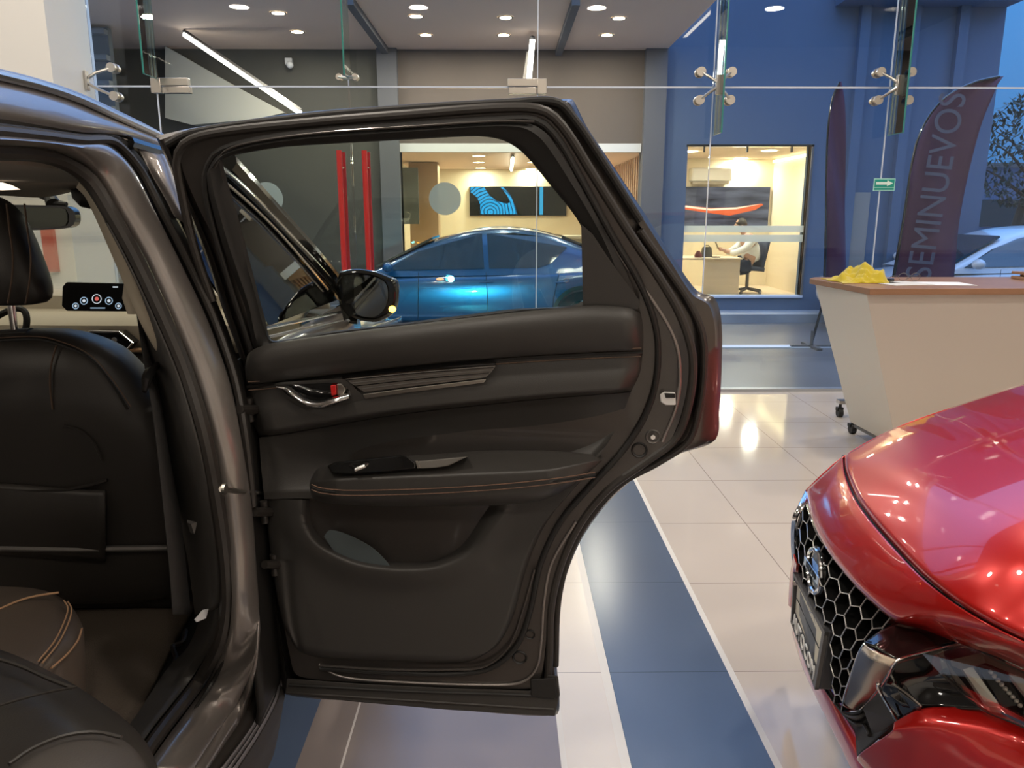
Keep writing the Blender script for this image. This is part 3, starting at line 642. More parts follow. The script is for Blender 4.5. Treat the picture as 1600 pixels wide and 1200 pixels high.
def sedan(label,paint,name='parked_car',suv=False,H_=1.40):
    r=empty(name,(0,0,0),label,'car')
    L,Wd=4.6,.90
    k=H_/1.40; hk=1.12 if suv else 1
    st=[(-2.30,.35,.62,.62),(-2.25,.25,.60,.78),(-2.05,.20,.68,.86),(-1.7,.18,.74,.89),(-1.25,.18,.82,.90),(-.7,.18,.85,.90),(0,.18,.86,.90),(.8,.18,.88,.90),(1.4,.20,.92,.89),(1.9,.24,.95,.87),(2.2,.30,.94,.80),(2.29,.36,.88,.62)]
    rows=[]
    for x,zb,zt,w in st:
        zb*=k; zt*=k*hk
        rows.append([(x,y,z) for y,z in [(-w*.86,zb),(-w*.99,zb+.14),(-w,zb+.30*(zt-zb)/.6),(-w*.985,zt-.10),(-w*.93,zt-.03),(-w*.6,zt+.01),(0,zt+.03),(w*.6,zt+.01),(w*.93,zt-.03),(w*.985,zt-.10),(w,zb+.30*(zt-zb)/.6),(w*.99,zb+.14),(w*.86,zb)]])
    m=MB(); m.grid(rows,closed=True); m.add(rows[0],[tuple(range(13))]); m.add(rows[-1],[tuple(range(13))]); m.build('body',paint,r,sub=2,angle=60)
    # greenhouse
    prof=[(-1.25,.83),(-.75,1.10),(-.35,1.27),(.1,1.375),(.5,1.39),(.95,1.34),(1.35,1.20),(1.70,1.04),(1.95,.94)]
    if suv: prof=[(-1.2,.83),(-.8,1.12),(-.45,1.30),(.1,1.40),(.8,1.40),(1.5,1.34),(1.85,1.22),(2.05,1.05),(2.15,.94)]
    rows=[]
    def zb_(x): return (.82+.04*(x+1.3)/3)*k*hk-.02
    for x,z in prof:
        z=z*k*(1.0 if not suv else 1.06); b=zb_(x); h=max(.01,z-b); wt=.86-.26*min(1,h/.52)
        rows.append([(x,-.84,b),(x,-(.84+wt)/2-.0,b+h*.5),(x,-wt,z-.035*min(1,h*4)),(x,-wt*.8,z-.004),(x,0,z+.012),(x,wt*.8,z-.004),(x,wt,z-.035*min(1,h*4)),(x,(.84+wt)/2,b+h*.5),(x,.84,b)])
    m=MB(); m.grid(rows); m.build('roof',paint,r,sub=2,angle=60)
    # side glass
    def sidepoly(pts,name_,mt,off=.012):
        for s in (-1,1):
            P=[]
            for x,z in pts:
                z*=k*hk if z<.95 else k*(1.06 if suv else 1); zt=np.interp(x,[p[0] for p in prof],[p[1] for p in prof])*k*(1.06 if suv else 1); b=zb_(x); h=max(.05,zt-b); wt=.86-.26*min(1,h/.52); t=min(1,max(0,(z-b)/h)); P.append((x,s*(.84+(wt-.84)*t+off),z))
            m=MB(); m.prism(P,[(x,y-s*.03,z) for x,y,z in P]); m.build(name_,mt,r,smooth=False)
    if not suv:
        sidepoly([(-1.02,.88),(-.62,1.10),(-.28,1.23),(.10,1.31),(.16,1.31),(.19,.90)],'side_window',M['tint2'])
        sidepoly([(.25,.90),(.22,1.31),(.55,1.32),(.92,1.27),(1.20,1.15),(1.0,.96),(.85,.91)],'side_window',M['tint2'])
    else:
        sidepoly([(-1.0,.88),(-.66,1.12),(-.35,1.25),(.05,1.33),(.10,1.33),(.13,.90)],'side_window',M['tint2'])
        sidepoly([(.19,.90),(.17,1.33),(.95,1.33),(1.0,.92)],'side_window',M['tint2']); sidepoly([(1.06,.93),(1.02,1.32),(1.45,1.28),(1.75,1.1),(1.6,.97)],'side_window',M['tint2'])
    def wscreen(pa,pb,name_):
        (x0,z0),(x1,z1)=pa,pb; P=[(x0,-.72,z0),(x1,-.56,z1),(x1,.56,z1),(x0,.72,z0)]
        n_=np.cross(np.array(P[1])-P[0],np.array(P[2])-P[0]); n_/=np.linalg.norm(n_); n_*= (1 if n_[2]>0 else -1)
        m=MB(); m.prism([np.array(p)+n_*.025 for p in P],[np.array(p) for p in P]); m.build(name_,M['tint2'],r,smooth=False)
    wscreen((-1.12,.91*k*hk),(-.45,1.24*k),'windscreen'); wscreen((prof[-1][0]-.1,(.98)*k*hk),(1.15 if not suv else 1.75,1.26*k),'rear_window')
    for s in (-1,1):
        m=MB(); m.ball((-.95,s*.99,.93*k*hk),.10,14,8,sc=(.7,1.0,.65)); m.rodc((-.92,s*.86,.90*k*hk),(-.93,s*.96,.92*k*hk),.025); m.build('side_mirror',paint,r)
        for x in (-.05+.18,1.05): 
            MB().tube([(x,s*.915,.74*k),(x+.08,s*.935,.745*k),(x+.17,s*.915,.75*k)],.013,8).build('door_handle',paint,r)
        m=MB(); m.ball((-2.12,s*.62,.62*k*hk),.16,16,8,sc=(.9,1.25,.45)); m.build('headlight',M['lampclear'],r)
        m=MB(); m.ball((2.17,s*.60,.78*k*hk),.16,16,8,sc=(.75,1.25,.5)); m.build('tail_light',M['redlens'],r)
        for x in (-1.42,1.38):
            m=MB(); c=28; rr=.375
            m.grid([[(x+q*math.cos(a),s*w,.33+q*math.sin(a)) for a in [2*math.pi*j/c for j in range(c)]] for q,w in ((.01,.905),(rr,.905),(rr,.80))],closed=True); m.build('wheel_arch',M['rubber'],r)
            wheel(r,x,s*.84,s)
    for a,b_ in (((-.62,.30),(-.60,.86)),((.22,.26),(.21,.86)),((1.02,.42),(1.10,.88))):
        m=MB()
        for s in (-1,1): m.tube([(a[0],s*.9,a[1]*k),(a[0]+.01,s*.912,.55*k),(b_[0],s*.895,b_[1]*k*hk)],.0035,4)
        m.build('door_seam',M['rubber'],r)
    m=MB(); m.box((-2.33,-.42,.34),(-2.24,.42,.56)); m.build('grille',M['gloss'],r,bevel=.02)
    return r
M['tint2']=mat('dark_car_glass',(.012,.016,.017),.04,0,.6,1.0)
M['lampclear']=mat('clear_lamp_lens',(.35,.36,.38),.08,.4,1)
M['redlens']=mat('red_lamp_lens',(.35,.01,.01),.1,0,1)
a_=sedan('blue sedan parked side on outside behind the open car door window',M['bluepaint'],H_=1.41); a_.location=(-.42,10.22,OZ)
b_=sedan('white sedan parked side on outside at the far right behind the counter',M['whitepaint'],H_=1.42); b_.location=(6.85,10.55,OZ)
# ---------------- far background
r=empty('tree',(13.3,20,OZ),'dark leafy tree against the dusk sky at the right edge','tree')
m=MB(); m.tube([(13.3,20,OZ),(13.2,20,1.2),(13.4,20,2.2),(13.6,20,3.4)],[.16,.13,.10,.05],8)
for i in range(9):
    a=i*2.4; z=1.7+i*.18; m.tube([(13.3,20,z),(13.3+.6*math.cos(a),20+.6*math.sin(a),z+.5),(13.3+1.15*math.cos(a),20+1.1*math.sin(a),z+.8)],[.05,.03,.012],6)
m.build('trunk',M['bark'],r)
m=MB()
for i in range(1700):
    a=random.uniform(0,6.28); q=random.random()**.5; t=random.uniform(-1,1); R_=1.35*math.sqrt(1-t*t*.9)
    c=np.array([13.3+R_*q*math.cos(a),20+R_*q*math.sin(a),3.0+1.35*t]); u=np.array([random.gauss(0,1) for _ in range(3)]); u/=np.linalg.norm(u); v=np.cross(u,[0,0,1]); v/=np.linalg.norm(v)+1e-6
    l,w=.10,.04; m.add([c-u*l,c+v*w,c+u*l,c-v*w],[(0,1,2,3)])
m.build('foliage',M['leaf'],r,smooth=False,weld=False)
def building(x0,x1,y,h,label,m_):
    r=empty('building',((x0+x1)/2,y+2,OZ),label,'building')
    MB().box((x0,y,OZ),(x1,y+4,h)).build('wall',m_,r,smooth=False)
    MB().box((x0-.1,y-.1,h),(x1+.1,y+4.1,h+.15)).build('roof',M['grey'],r,smooth=False)
    w=(x1-x0)/5
    for i in range(4): MB().box((x0+w*(i+.6),y-.05,1.0),(x0+w*(i+1.2),y+.02,2.0)).build('window',M['tint2'],r,smooth=False)
building(7.6,12.6,24,2.5,'low dark building far behind the white sedan',M['bluegrey'])
building(12.7,30,30,3.2,'long dark building behind the tree at the right',M['bluegrey'])
building(-30,-13,16,4,'dark building far left beyond the louvred screen',M['olive'])
# ================================================================ COUNTER
r=empty('reception_counter',(3.6,4.6,0),'cream slanted showroom counter with a brown wood top on castors','counter')
ct=1.05
T=[(1.885,3.98),(6.0,3.98),(6.0,4.72),(1.86,4.72)]; B=[(2.307,4.30),(6.0,4.30),(6.0,4.86),(2.283,4.86)]
T=[(1.90,4.0),(6.0,4.0),(6.0,4.66),(1.875,4.62)]
zt,zb=ct-.035,.09
m=MB(); m.add([(T[0][0],T[0][1],zt),(T[1][0],T[1][1],zt),(B[1][0],B[1][1],zb),(B[0][0],B[0][1],zb)],[(0,1,2,3)],0)
m.add([(T[0][0],T[0][1],zt),(B[0][0],B[0][1],zb),(B[3][0],B[3][1],zb),(T[3][0],T[3][1],zt)],[(0,1,2,3)],1)
m.add([(T[1][0],T[1][1],zt),(T[2][0],T[2][1],zt),(B[2][0],B[2][1],zb),(B[1][0],B[1][1],zb)],[(0,1,2,3)],1)
m.add([(x,y,zt) for x,y in T],[(0,1,2,3)],1); m.add([(x,y,zb) for x,y in B],[(0,3,2,1)],1)
m.add([(T[3][0],T[3][1],zt),(B[3][0],B[3][1],zb),(B[2][0],B[2][1],zb),(T[2][0],T[2][1],zt)],[(0,1,2,3)],1)
m.build('body',[M['counter2'],M['counter']],r,smooth=False,bevel=.003)
m=MB(); tp=[(1.84,4.62),(1.895,3.96),(6.05,3.96),(6.05,4.72),(1.90,4.70)]
m.prism([(x,y,ct) for x,y in tp],[(x,y,ct-.033) for x,y in tp]); m.build('worktop',M['oak'],r,smooth=False,bevel=.003)
m=MB(); q=[(2.33,4.32),(5.9,4.32),(5.9,4.82),(2.30,4.84)]; m.prism([(x,y,.09) for x,y in q],[(x,y,.06) for x,y in q]); m.build('base_frame',M['grey'],r,smooth=False)
def castor(x,y):
    m=MB(); m.tube([(x-.016,y,.032),(x+.016,y,.032)],.032,18); m.rodc((x,y,.05),(x,y,.09),.012); m.box((x-.022,y-.01,.045),(x+.022,y+.03,.066)); m.build('castor',M['rubber'],r)
for x,y in ((2.32,4.90),(2.38,4.40),(5.8,4.8),(5.8,4.40)): castor(x,y)
# second trolley behind the counter
r=empty('monitor_trolley',(2.9,5.35,0),'low trolley on black castors showing behind the counter','trolley')
m=MB(); m.box((2.40,5.30,.10),(3.6,5.36,.125)); m.box((3.55,5.30,.125),(3.6,5.36,.7)); m.box((2.9,5.3,.68),(4.0,5.6,.70)); m.build('frame',M['satin'],r,smooth=False)
for x in (2.42,3.58):
    m=MB(); m.tube([(x-.016,5.33,.032),(x+.016,5.33,.032)],.032,18); m.rodc((x,5.33,.05),(x,5.33,.10),.010); m.box((x-.022,5.32,.045),(x+.022,5.355,.07)); m.build('castor',M['rubber'],r)
# yellow cloth
def h(u,v):
    e=max(0,1-(abs(u)**2.6+abs(v)**2.6)); f=.034+.016*math.sin(3.3*u+1.2*v+.4)+.010*math.sin(8*u-5*v)+.008*math.sin(11*u+13*v+2*math.sin(5*u))+.004*math.sin(19*u-15*v)
    pk=.040*math.exp(-((u-.15)**2/.12+(v-.1)**2/.4))
    return max(.0,(f+pk)*min(1,e*2.4))+.0035
m=MB(); m.grid([[(2.035+.155*u*(1+.10*math.sin(5*v+1)),4.40+.16*v*(1+.08*math.sin(4*u)),ct+.001+h(u,v)) for u in np.linspace(-1,1,44)] for v in np.linspace(-1,1,36)])
o=m.build('cleaning_cloth',M['yellow'],solid=.004,soff=1); tag(o,'crumpled yellow microfibre cloth on the end of the wood counter top','cloth')
# papers and clipboard
def flatbox(name,px0,py0,w,d,rot,m_,label,cat,th=.003,z=ct):
    p=onz(px0,py0,z+.002); o=MB().box((-w/2,-d/2,0),(w/2,d/2,th)).build(name,m_,bevel=.001); o.location=(p[0],p[1],z+.0005); o.rotation_euler=(0,0,rad(rot)); return tag(o,label,cat)
flatbox('clipboard',1408,443,.24,.22,12,M['white'],'white clipboard on the counter top beside the yellow cloth','clipboard',.004)
flatbox('paper_sheet',1468,443,.30,.21,-6,M['paper'],'white sheet of paper right of the clipboard on the counter','paper',.002)
p=onz(1420,441,ct)
r=empty('eyeglasses',(p[0],p[1],ct+.005),'wire eyeglasses lying on the papers on the counter','glasses')
m=MB()
for s in (-1,1): m.tube([(p[0]+s*.035+.026*math.cos(a),p[1],ct+.030+.021*math.sin(a)) for a in np.linspace(0,2*math.pi,20)],.0015,6)
m.tube([(p[0]-.01,p[1],ct+.035),(p[0],p[1]-.002,ct+.038),(p[0]+.01,p[1],ct+.035)],.0015,6); m.build('frame',M['grey'],r)
for s in (-1,1): MB().tube([(p[0]+s*.062,p[1],ct+.035),(p[0]+s*.06,p[1]+.08,ct+.03),(p[0]+s*.055,p[1]+.12,ct+.010)],.0015,6).build('temple',M['grey'],r)
p=onz(1383,441,ct); o=MB().tube([(p[0]-.05,p[1],ct+.012),(p[0],p[1]-.01,ct+.014),(p[0]+.05,p[1]+.01,ct+.012)],.009,8).build('binder_clip',M['gloss']); tag(o,'small black clip beside the clipboard on the counter','clip')
p=onz(1598,437,ct); o=MB().box((p[0]-.02,p[1]-.10,ct+.001),(p[0]+.3,p[1]+.08,ct+.018)).box((p[0]-.02,p[1]-.10,ct+.030),(p[0]+.3,p[1]+.08,ct+.045)).box((p[0]+.02,p[1]-.08,ct+.018),(p[0]+.28,p[1]+.06,ct+.030)).build('letter_tray',M['oak'],smooth=False,bevel=.002); tag(o,'brown wooden tray at the right end of the counter top','tray')
# ================================================================ GREY SUV
suv=empty('suv',(-1.42,1.6,0),'dark grey metallic SUV at the left with its rear side door wide open','car')
M['doorshade']=mat('shaded_door_paint',(.075,.066,.060),.32,.6,.4,var=(900,.15))  # car paint darkened to carry the shade on the door's inner side
def st(pts,n=90):
    # resample by station index so that loops with equal station counts match
    P=[np.array(p,float) for p in pts]; out=[]; k=len(P)
    for s in np.linspace(0,k-1,n):
        i=min(int(s),k-2); t=s-i; p0=P[max(i-1,0)];p1=P[i];p2=P[i+1];p3=P[min(i+2,k-1)]
        m1=(p2-p0)*.5;m2=(p3-p1)*.5
        # limit overshoot on uneven spacing
        L=np.linalg.norm(p2-p1); 
        for mm in (m1,m2):
            q=np.linalg.norm(mm)
            if q>L*.9 and q>0: mm*=L*.9/q
        out.append((2*t**3-3*t**2+1)*p1+(t**3-2*t**2+t)*m1+(-2*t**3+3*t**2)*p2+(t**3-t**2)*m2)
    return out
def stc(pts,n=220): return st(list(pts)+[pts[0]],n+1)[:-1]
L0=[(243,213),(300,200),(470,176),(640,163),(800,156),(886,155),(896,157),(918,200),(960,262),(1010,338),(1060,415),(1090,455),(1117,466),(1127,500),(1128,560),(1124,640),(1117,688),(1060,710),(1000,741),(950,785),(910,840),(885,900),(872,970),(870,1040),(874,1085),(867,1118),(700,1108),(560,1096),(446,1084),(436,1040),(425,960),(410,860),(398,760),(385,650),(378,570),(350,490),(320,400),(285,310),(260,250)]
L3=[(280,240),(303,214),(470,192),(640,178),(800,167),(838,169),(862,175),(885,198),(925,262),(985,360),(1030,435),(1052,485),(1068,520),(1076,560),(1073,610),(1060,660),(1043,695),(1010,722),(965,750),(925,790),(890,845),(866,905),(856,970),(850,1030),(843,1062),(828,1076),(700,1074),(560,1066),(466,1056),(452,1020),(440,950),(428,860),(416,760),(404,650),(394,570),(372,490),(342,390),(308,320),(287,270)]
l0=stc(L0); l3=stc(L3); N=len(l0)
def mixl(a,b,t): return [p*(1-t)+q*t for p,q in zip(a,b)]
def DL(loop,b): return [D(p[0],p[1],b) for p in loop]
WN=[(347,247),(400,236),(450,229),(640,218),(745,213),(785,219),(815,237),(850,277),(907,352),(909,400),(912,470),(800,483),(640,503),(500,520),(427,532),(405,465),(375,350),(352,272)]
wn=stc(WN,120)
# outer skin of the door with its stepped shut faces
m=MB()
rows=[DL(l3,-.004),DL(l3,-.045),DL(mixl(l3,l0,.42),-.050),DL(mixl(l3,l0,.50),-.034),DL(mixl(l3,l0,.80),-.040),DL(mixl(l3,l0,.90),-.062),DL(l0,-.070),DL(l0,-.092),DL(mixl(l3,l0,.9),-.105),DL(l3,-.112)]
rows=[r_+[r_[0]] for r_ in rows]
m.grid(rows)
door=m.build('rear_door',M['doorshade'],suv,angle=50)
door['label']='open rear side door seen from inside'
# outer panel closing sheet with window hole
m=MB(); oo=DL(mixl(l3,l0,.3),-.112); ob=DL(mixl(l3,l0,.3),-.106); wo=DL(wn,-.10); wb=DL(wn,-.09)
m.prism_hole(oo,wo,ob,wb); m.build('outer_panel',M['suvpaint'],door,smooth=False)
# painted inner sheet
m=MB(); m.prism_hole(DL(l3,0),DL(wn,0),DL(l3,-.012),DL(wn,-.012)); m.build('inner_sheet',M['doorshade'],door,smooth=False)
# window surround
WF=[(322,272),(340,243),(400,224),(500,211),(640,201),(780,192),(830,194),(858,213),(896,272),(948,368),(985,440),(990,478),(935,486),(912,487),(640,514),(425,543),(398,546),(383,480),(350,390),(328,310)]
WFh=[(347,247),(375,240),(400,236),(450,229),(640,218),(745,213),(785,219),(815,237),(850,277),(907,352),(909,400),(912,470),(800,483),(640,503),(500,520),(427,532),(415,500),(405,465),(375,350),(352,272)]
a=stc(WF,120); c=stc(WFh,120)
m=MB(); rows=[DL(a,.0),DL(a,.012),DL(mixl(a,c,.25),.020),DL(mixl(a,c,.5),.014),DL(mixl(a,c,.8),.013),DL(c,.006),DL(c,-.03)]
m.grid([r_+[r_[0]] for r_ in rows]); m.build('window_frame',M['rubber'],door,angle=50)
m=MB(); gp=DL(stc(WFh,80),-.02); gb=DL(stc(WFh,80),-.024); m.prism(gp,gb); m.build('door_glass',M['fog'],door,smooth=False)
def dtube(name,pts,r_,b,mt,n=80,seg=10,closed=False,flat=1.0):
    P=[D(q[0],q[1],b) for q in cr(pts,n)]
    m=MB(); m.tube(P,r_,seg,flat=flat); return m.build(name,mt,door)
T1=[(332,470),(303,385),(284,300),(277,250),(290,224),(332,209),(470,193),(640,179),(800,168),(852,174),(882,202),(922,266),(982,362),(1035,442),(1066,500),(1082,560),(1077,625),(1056,684),(1008,722),(950,764),(906,818),(876,883),(861,950),(858,1040),(851,1090)]
dtube('door_seal',T1,.0085,-.004,M['seal'],120)
T1b=[(1000,360),(1045,425),(1075,470),(1097,520),(1100,580),(1092,640),(1075,690),(1030,722),(970,756),(920,812),(889,870),(872,940),(868,1040)]
dtube('door_seal',T1b,.007,-.028,M['seal'],80)
T1c=[(262,226),(300,208),(470,184),(640,170),(800,161),(870,160),(900,190),(940,250),(1000,345)]
dtube('door_seal',T1c,.0075,-.030,M['rubber'],80)
T2=[(392,545),(350,415),(322,310),(322,268),(340,238),(400,219),(500,206),(640,196),(780,187),(838,188),(868,213),(905,275),(958,372),(1003,450),(1026,520),(1026,590),(1008,650),(972,706),(925,757),(876,815),(845,880),(828,955),(810,1005),(775,1040),(725,1052),(600,1050),(500,1044)]
dtube('weatherstrip',T2,.006,.006,M['rubber'],120)
# pressed edges beside the strip, lighter paint drawing in their highlights
dtube('flange_edge',[(335,262),(352,236),(400,221),(500,208),(640,198),(780,189),(835,190)],.0022,.016,M['doorshade'],60)
dtube('flange_edge',[(870,222),(912,300),(968,400),(1020,470),(1052,525),(1062,570),(1058,630),(1035,690)],.0035,.002,M['suvpaint'],60)
dtube('flange_edge',[(835,890),(815,960),(795,1010),(760,1040),(720,1046),(600,1046),(500,1040)],.003,.012,M['doorshade'],60)
dtube('flange_edge',[(498,1038),(530,1056),(600,1064),(760,1070),(815,1066),(838,1045),(846,1000),(850,940),(862,880),(900,815)],.003,.003,M['suvpaint'],60)
# coons patch in door space
def coons(Tp,Bp,Lp,Rp,nx,ny,f,name,mt,par=None,skirt=-.004,warp=None,noise=0):
    T=cr(Tp,nx);B=cr(Bp,nx);L=cr(Lp,ny);R=cr(Rp,ny); rows=[]
    for j in range(ny):
        t=j/(ny-1); row=[]
        for i in range(nx):
            s=i/(nx-1)
            p=(1-t)*T[i]+t*B[i]+(1-s)*L[j]+s*R[j]-((1-s)*(1-t)*T[0]+s*(1-t)*T[-1]+(1-s)*t*B[0]+s*t*B[-1])
            row.append(p)
        rows.append(row)
    V=[[D(p[0],p[1],f(i/(nx-1),j/(ny-1),p)) for i,p in enumerate(r_)] for j,r_ in enumerate(rows)]
    m=MB(); m.grid(V)
    per=[(j,i) for j,i in [(0,i) for i in range(nx)]+[(j,nx-1) for j in range(1,ny)]+[(ny-1,i) for i in range(nx-2,-1,-1)]+[(j,0) for j in range(ny-2,0,-1)]]
    a=[V[j][i] for j,i in per]; b_=[D(rows[j][i][0],rows[j][i][1],skirt) for j,i in per]
    m.grid([a+[a[0]],b_+[b_[0]]])
    return m.build(name,mt,par or door,angle=62)
def dpoly(name,pts,b0,b1,mt,bev=.0015,smooth=False,par=None,n=0):
    P=stc(pts,n) if n else pts
    m=MB(); m.prism([D(p[0],p[1],b1) for p in P],[D(p[0],p[1],b0) for p in P]); return m.build(name,mt,par or door,smooth=bool(n) or smooth,bevel=bev,angle=40)
e4=lambda s,k=14: 1-abs(2*s-1)**k
# quarter trim
dpoly('quarter_trim',[(908,350),(926,366),(962,420),(1000,470),(997,483),(930,487),(915,487),(911,480)],.004,.022,M['plastic'],.004)
# upper pad
coons([(386,556),(396,546),(430,535),(640,507),(912,478),(985,481),(1001,490)],[(385,601),(430,597),(500,588),(640,572),(800,558),(940,550),(1005,548)],[(386,556),(383,575),(385,601)],[(1001,490),(1005,515),(1005,548)],70,26,
  lambda s,t,p: .010+.040*(1-abs(1.15*t-.62)**2.4*1.9)*min(1,s*22)**.5*min(1,(1-s)*28)**.5 if 1 else 0,'upper_pad',M['panelleather'])
coons([(385,602),(430,598),(500,589),(640,573),(800,559),(940,551),(1005,549)],[(385,606),(430,602),(500,593),(640,577),(800,563),(940,555),(1005,552)],[(385,602),(385,606)],[(1005,549),(1005,552)],60,4,lambda s,t,p:.022,'seam_groove',M['rubber'])
# mid panel
coons([(385,606),(430,602),(500,593),(640,577),(800,563),(940,555),(1004,552)],[(405,683),(450,677),(500,668),(620,648),(740,634),(860,622),(986,612)],[(385,606),(390,645),(405,683)],[(1004,552),(1000,582),(986,612)],70,26,
  lambda s,t,p: (.020+.016*math.sin(math.pi*min(1,t*1.4)*.5)+.020*max(0,t-.35)-.05*max(0,t-.9)*4)*min(1,s*18+.3)*min(1,(1-s)*18+.3),'mid_panel',M['panelleather'])
# recessed insert
coons([(405,684),(450,678),(500,669),(620,649),(740,635),(860,623),(986,613)],[(413,780),(480,779),(560,780),(700,780),(830,775),(905,745),(940,708)],[(405,684),(408,730),(413,780)],[(986,613),(965,665),(940,708)],70,34,
  lambda s,t,p: (.024-.028*math.sin(math.pi*min(1,t*1.15))**.7*(1-.8*math.exp(-s*7))),'insert_panel',M['panelleather'])
# armrest
def farm(s,t,p):
    e=min(1,(s*9))**.5*min(1,((1-s)*5+.05))**.6
    v=.030+.062*min(1,(t/.42))**.8 if t<.42 else .092-.030*max(0,(t-.78)/.22)**2
    return .012+(v-.012)*e
coons([(486,748),(496,733),(520,724),(600,715),(700,708),(760,704),(850,704),(925,710),(940,716)],[(484,768),(492,781),(520,787),(600,791),(700,791),(800,788),(860,777),(908,748),(937,723)],[(486,748),(483,758),(484,768)],[(940,716),(940,720),(937,723)],90,30,farm,'armrest',M['panelleather'])
# lower panel with the pocket
RIM=[(470,790),(474,822),(500,856),(560,886),(620,894),(690,888),(742,868),(772,825),(795,775),(795,740),(470,740)]
RIM=[tuple(q) for q in stc([(470,790),(474,820),(490,848),(520,868),(560,884),(620,892),(680,889),(730,872),(765,835),(790,790)],60)[:54]]+[(800,740),(470,740)]
def sdist(px,py):
    d=1e9; ins=False; n=len(RIM)
    for i in range(n):
        x0,y0=RIM[i];x1,y1=RIM[(i+1)%n]; vx,vy=x1-x0,y1-y0; t=max(0,min(1,((px-x0)*vx+(py-y0)*vy)/(vx*vx+vy*vy))); d=min(d,math.hypot(px-x0-t*vx,py-y0-t*vy))
        if (y0>py)!=(y1>py) and px<x0+(py-y0)*vx/vy: ins=not ins
    return -d if ins else d
def flow(s,t,p):
    x,y=p; d=sdist(x,y); w=1 if x<760 else max(.25,1-(x-760)/60)
    b=.018
    b+=.020*math.exp(-(max(0,d)/26)**2)*w*max(.35,1-max(0,(x-640)/260))
    if d<0: b=.018+.020*max(.35,1-max(0,(x-640)/260)) -.075*(1-math.exp(-(d/(16+max(0,x-680)*.3))**2))
    # crease round the carpeted foot area
    b-=.006*math.exp(-((s-.06)/.02)**2)*(1 if t>.4 else 0)
    if t>.93: b-=.012*((t-.93)/.07)**2
    if s<.05: b-=.010*((.05-s)/.05)**2
    if s>.96: b-=.012*((s-.96)/.04)**2
    return b
coons([(413,780),(480,781),(560,783),(700,783),(830,778),(905,748),(940,715)],[(456,1004),(470,1019),(520,1029),(640,1034),(700,1036),(735,1033),(752,1026)],[(413,780),(425,880),(440,965),(456,1004)],[(940,715),(900,760),(852,820),(822,890),(802,962),(780,1005),(752,1026)],120,100,flow,'lower_panel',M['plastic'])
# bottle holder piece, its grey sheen put into the colour
dpoly('bottle_holder',[(506,838),(516,828),(545,836),(585,858),(612,889),(588,887),(560,882),(525,864)],-.02,.024,mat('grey_blue_sheen',(.07,.085,.09),.4),.004,n=40)
# stitching
def stitchline(pts,b,mt=M['stitch'],off=0):
    P=[np.array((q[0],q[1]+off)) for q in cr(pts,150)]
    m=MB(); m.tube([D(p[0],p[1],b+(.0009 if i%3 else -.0008)) for i,p in enumerate(P)],.0011,6); m.build('stitching',mt,door)
UP=[(388,597),(430,593),(500,584),(640,568),(800,554),(940,546),(1002,544)]
stitchline(UP,.033); stitchline(UP,.024,off=13)
AR=[(487,757),(500,762),(540,766),(620,765),(700,762),(800,755),(880,746),(930,738)]
dtube('armrest_seam',[(q[0],q[1]+4) for q in AR],.0022,.088,M['rubber'],90,6)
stitchline(AR,.0945,mat('rust_stitch_thread',(.16,.09,.06),.7)); stitchline(AR,.0935,mat('rust_stitch_thread2',(.14,.08,.055),.7),off=8)
# window switch panel and pull cup
sw=dpoly('switch_panel',[(511,728),(524,722),(627,711),(638,714),(650,724),(649,732),(600,737),(545,741),(519,740)],.04,.094,M['gloss'],.003)
m=MB(); p=D(560,729,.098); m.tube([D(548,727,.094),D(556,733,.106),D(570,727,.102),D(574,724,.096)],[.003,.005,.005,.003],8); m.build('window_switch',M['chrome'],door)
dpoly('pull_cup',[(650,721),(732,713),(700,728),(680,731),(655,732)],.05,.093,mat('taupe_cup_lining',(.16,.15,.135),.35),.002)
dpoly('pull_cup_edge',[(649,720),(653,720),(657,731),(652,732)],.06,.096,M['satin'],.001)
# inner handle
dpoly('handle_bezel',[(428,600),(440,597),(535,592),(547,597),(556,608),(570,622),(556,627),(520,640),(495,643),(470,637),(445,620)],.02,.040,M['plastic'],.004,n=60)
dpoly('handle_recess',[(434,602),(530,598),(541,604),(548,618),(520,634),(497,637),(474,632),(450,618)],.02,.0425,M['gloss'],.002,n=50)
P=[D(x,y,b) for x,y,b in cr([(433,604,.046),(448,607,.050),(462,618,.058),(480,629,.064),(500,632,.066),(522,626,.062),(545,619,.052)],30)]
m=MB(); m.tube(P,[.004+.006*min(1,i/6) for i in range(30)],12,flat=.7); m.build('door_handle',M['chrome'],door)
dpoly('lock_tab',[(516,602),(525,601),(526,617),(518,619)],.03,.052,M['redenamel'],.002)
dpoly('lock_lever',[(526,600),(534,600),(540,608),(537,617),(527,618)],.03,.050,M['satin'],.002)
dpoly('veneer_strip',[(539,592),(640,582),(775,571),(768,581),(759,590),(640,604),(569,613)],.02,.043,M['wood'],.002)
for k_ in range(4):
    a0=(541+k_*7,594+k_*4.6); b0=(771-k_*3.4,574+k_*4.4); dtube('veneer_grain',[a0,((a0[0]+b0[0])/2,(a0[1]+b0[1])/2-1),b0],.0009,.0434,M['grey'] if k_%2 else M['gloss'],20,6)
dpoly('chrome_strip',[(567,616),(640,606),(760,592),(756,598),(640,613),(570,623)],.02,.045,M['satin'],.0015)
dtube('seam_groove',[(535,590),(640,578),(775,568)],.003,.036,M['gloss'],30,6)
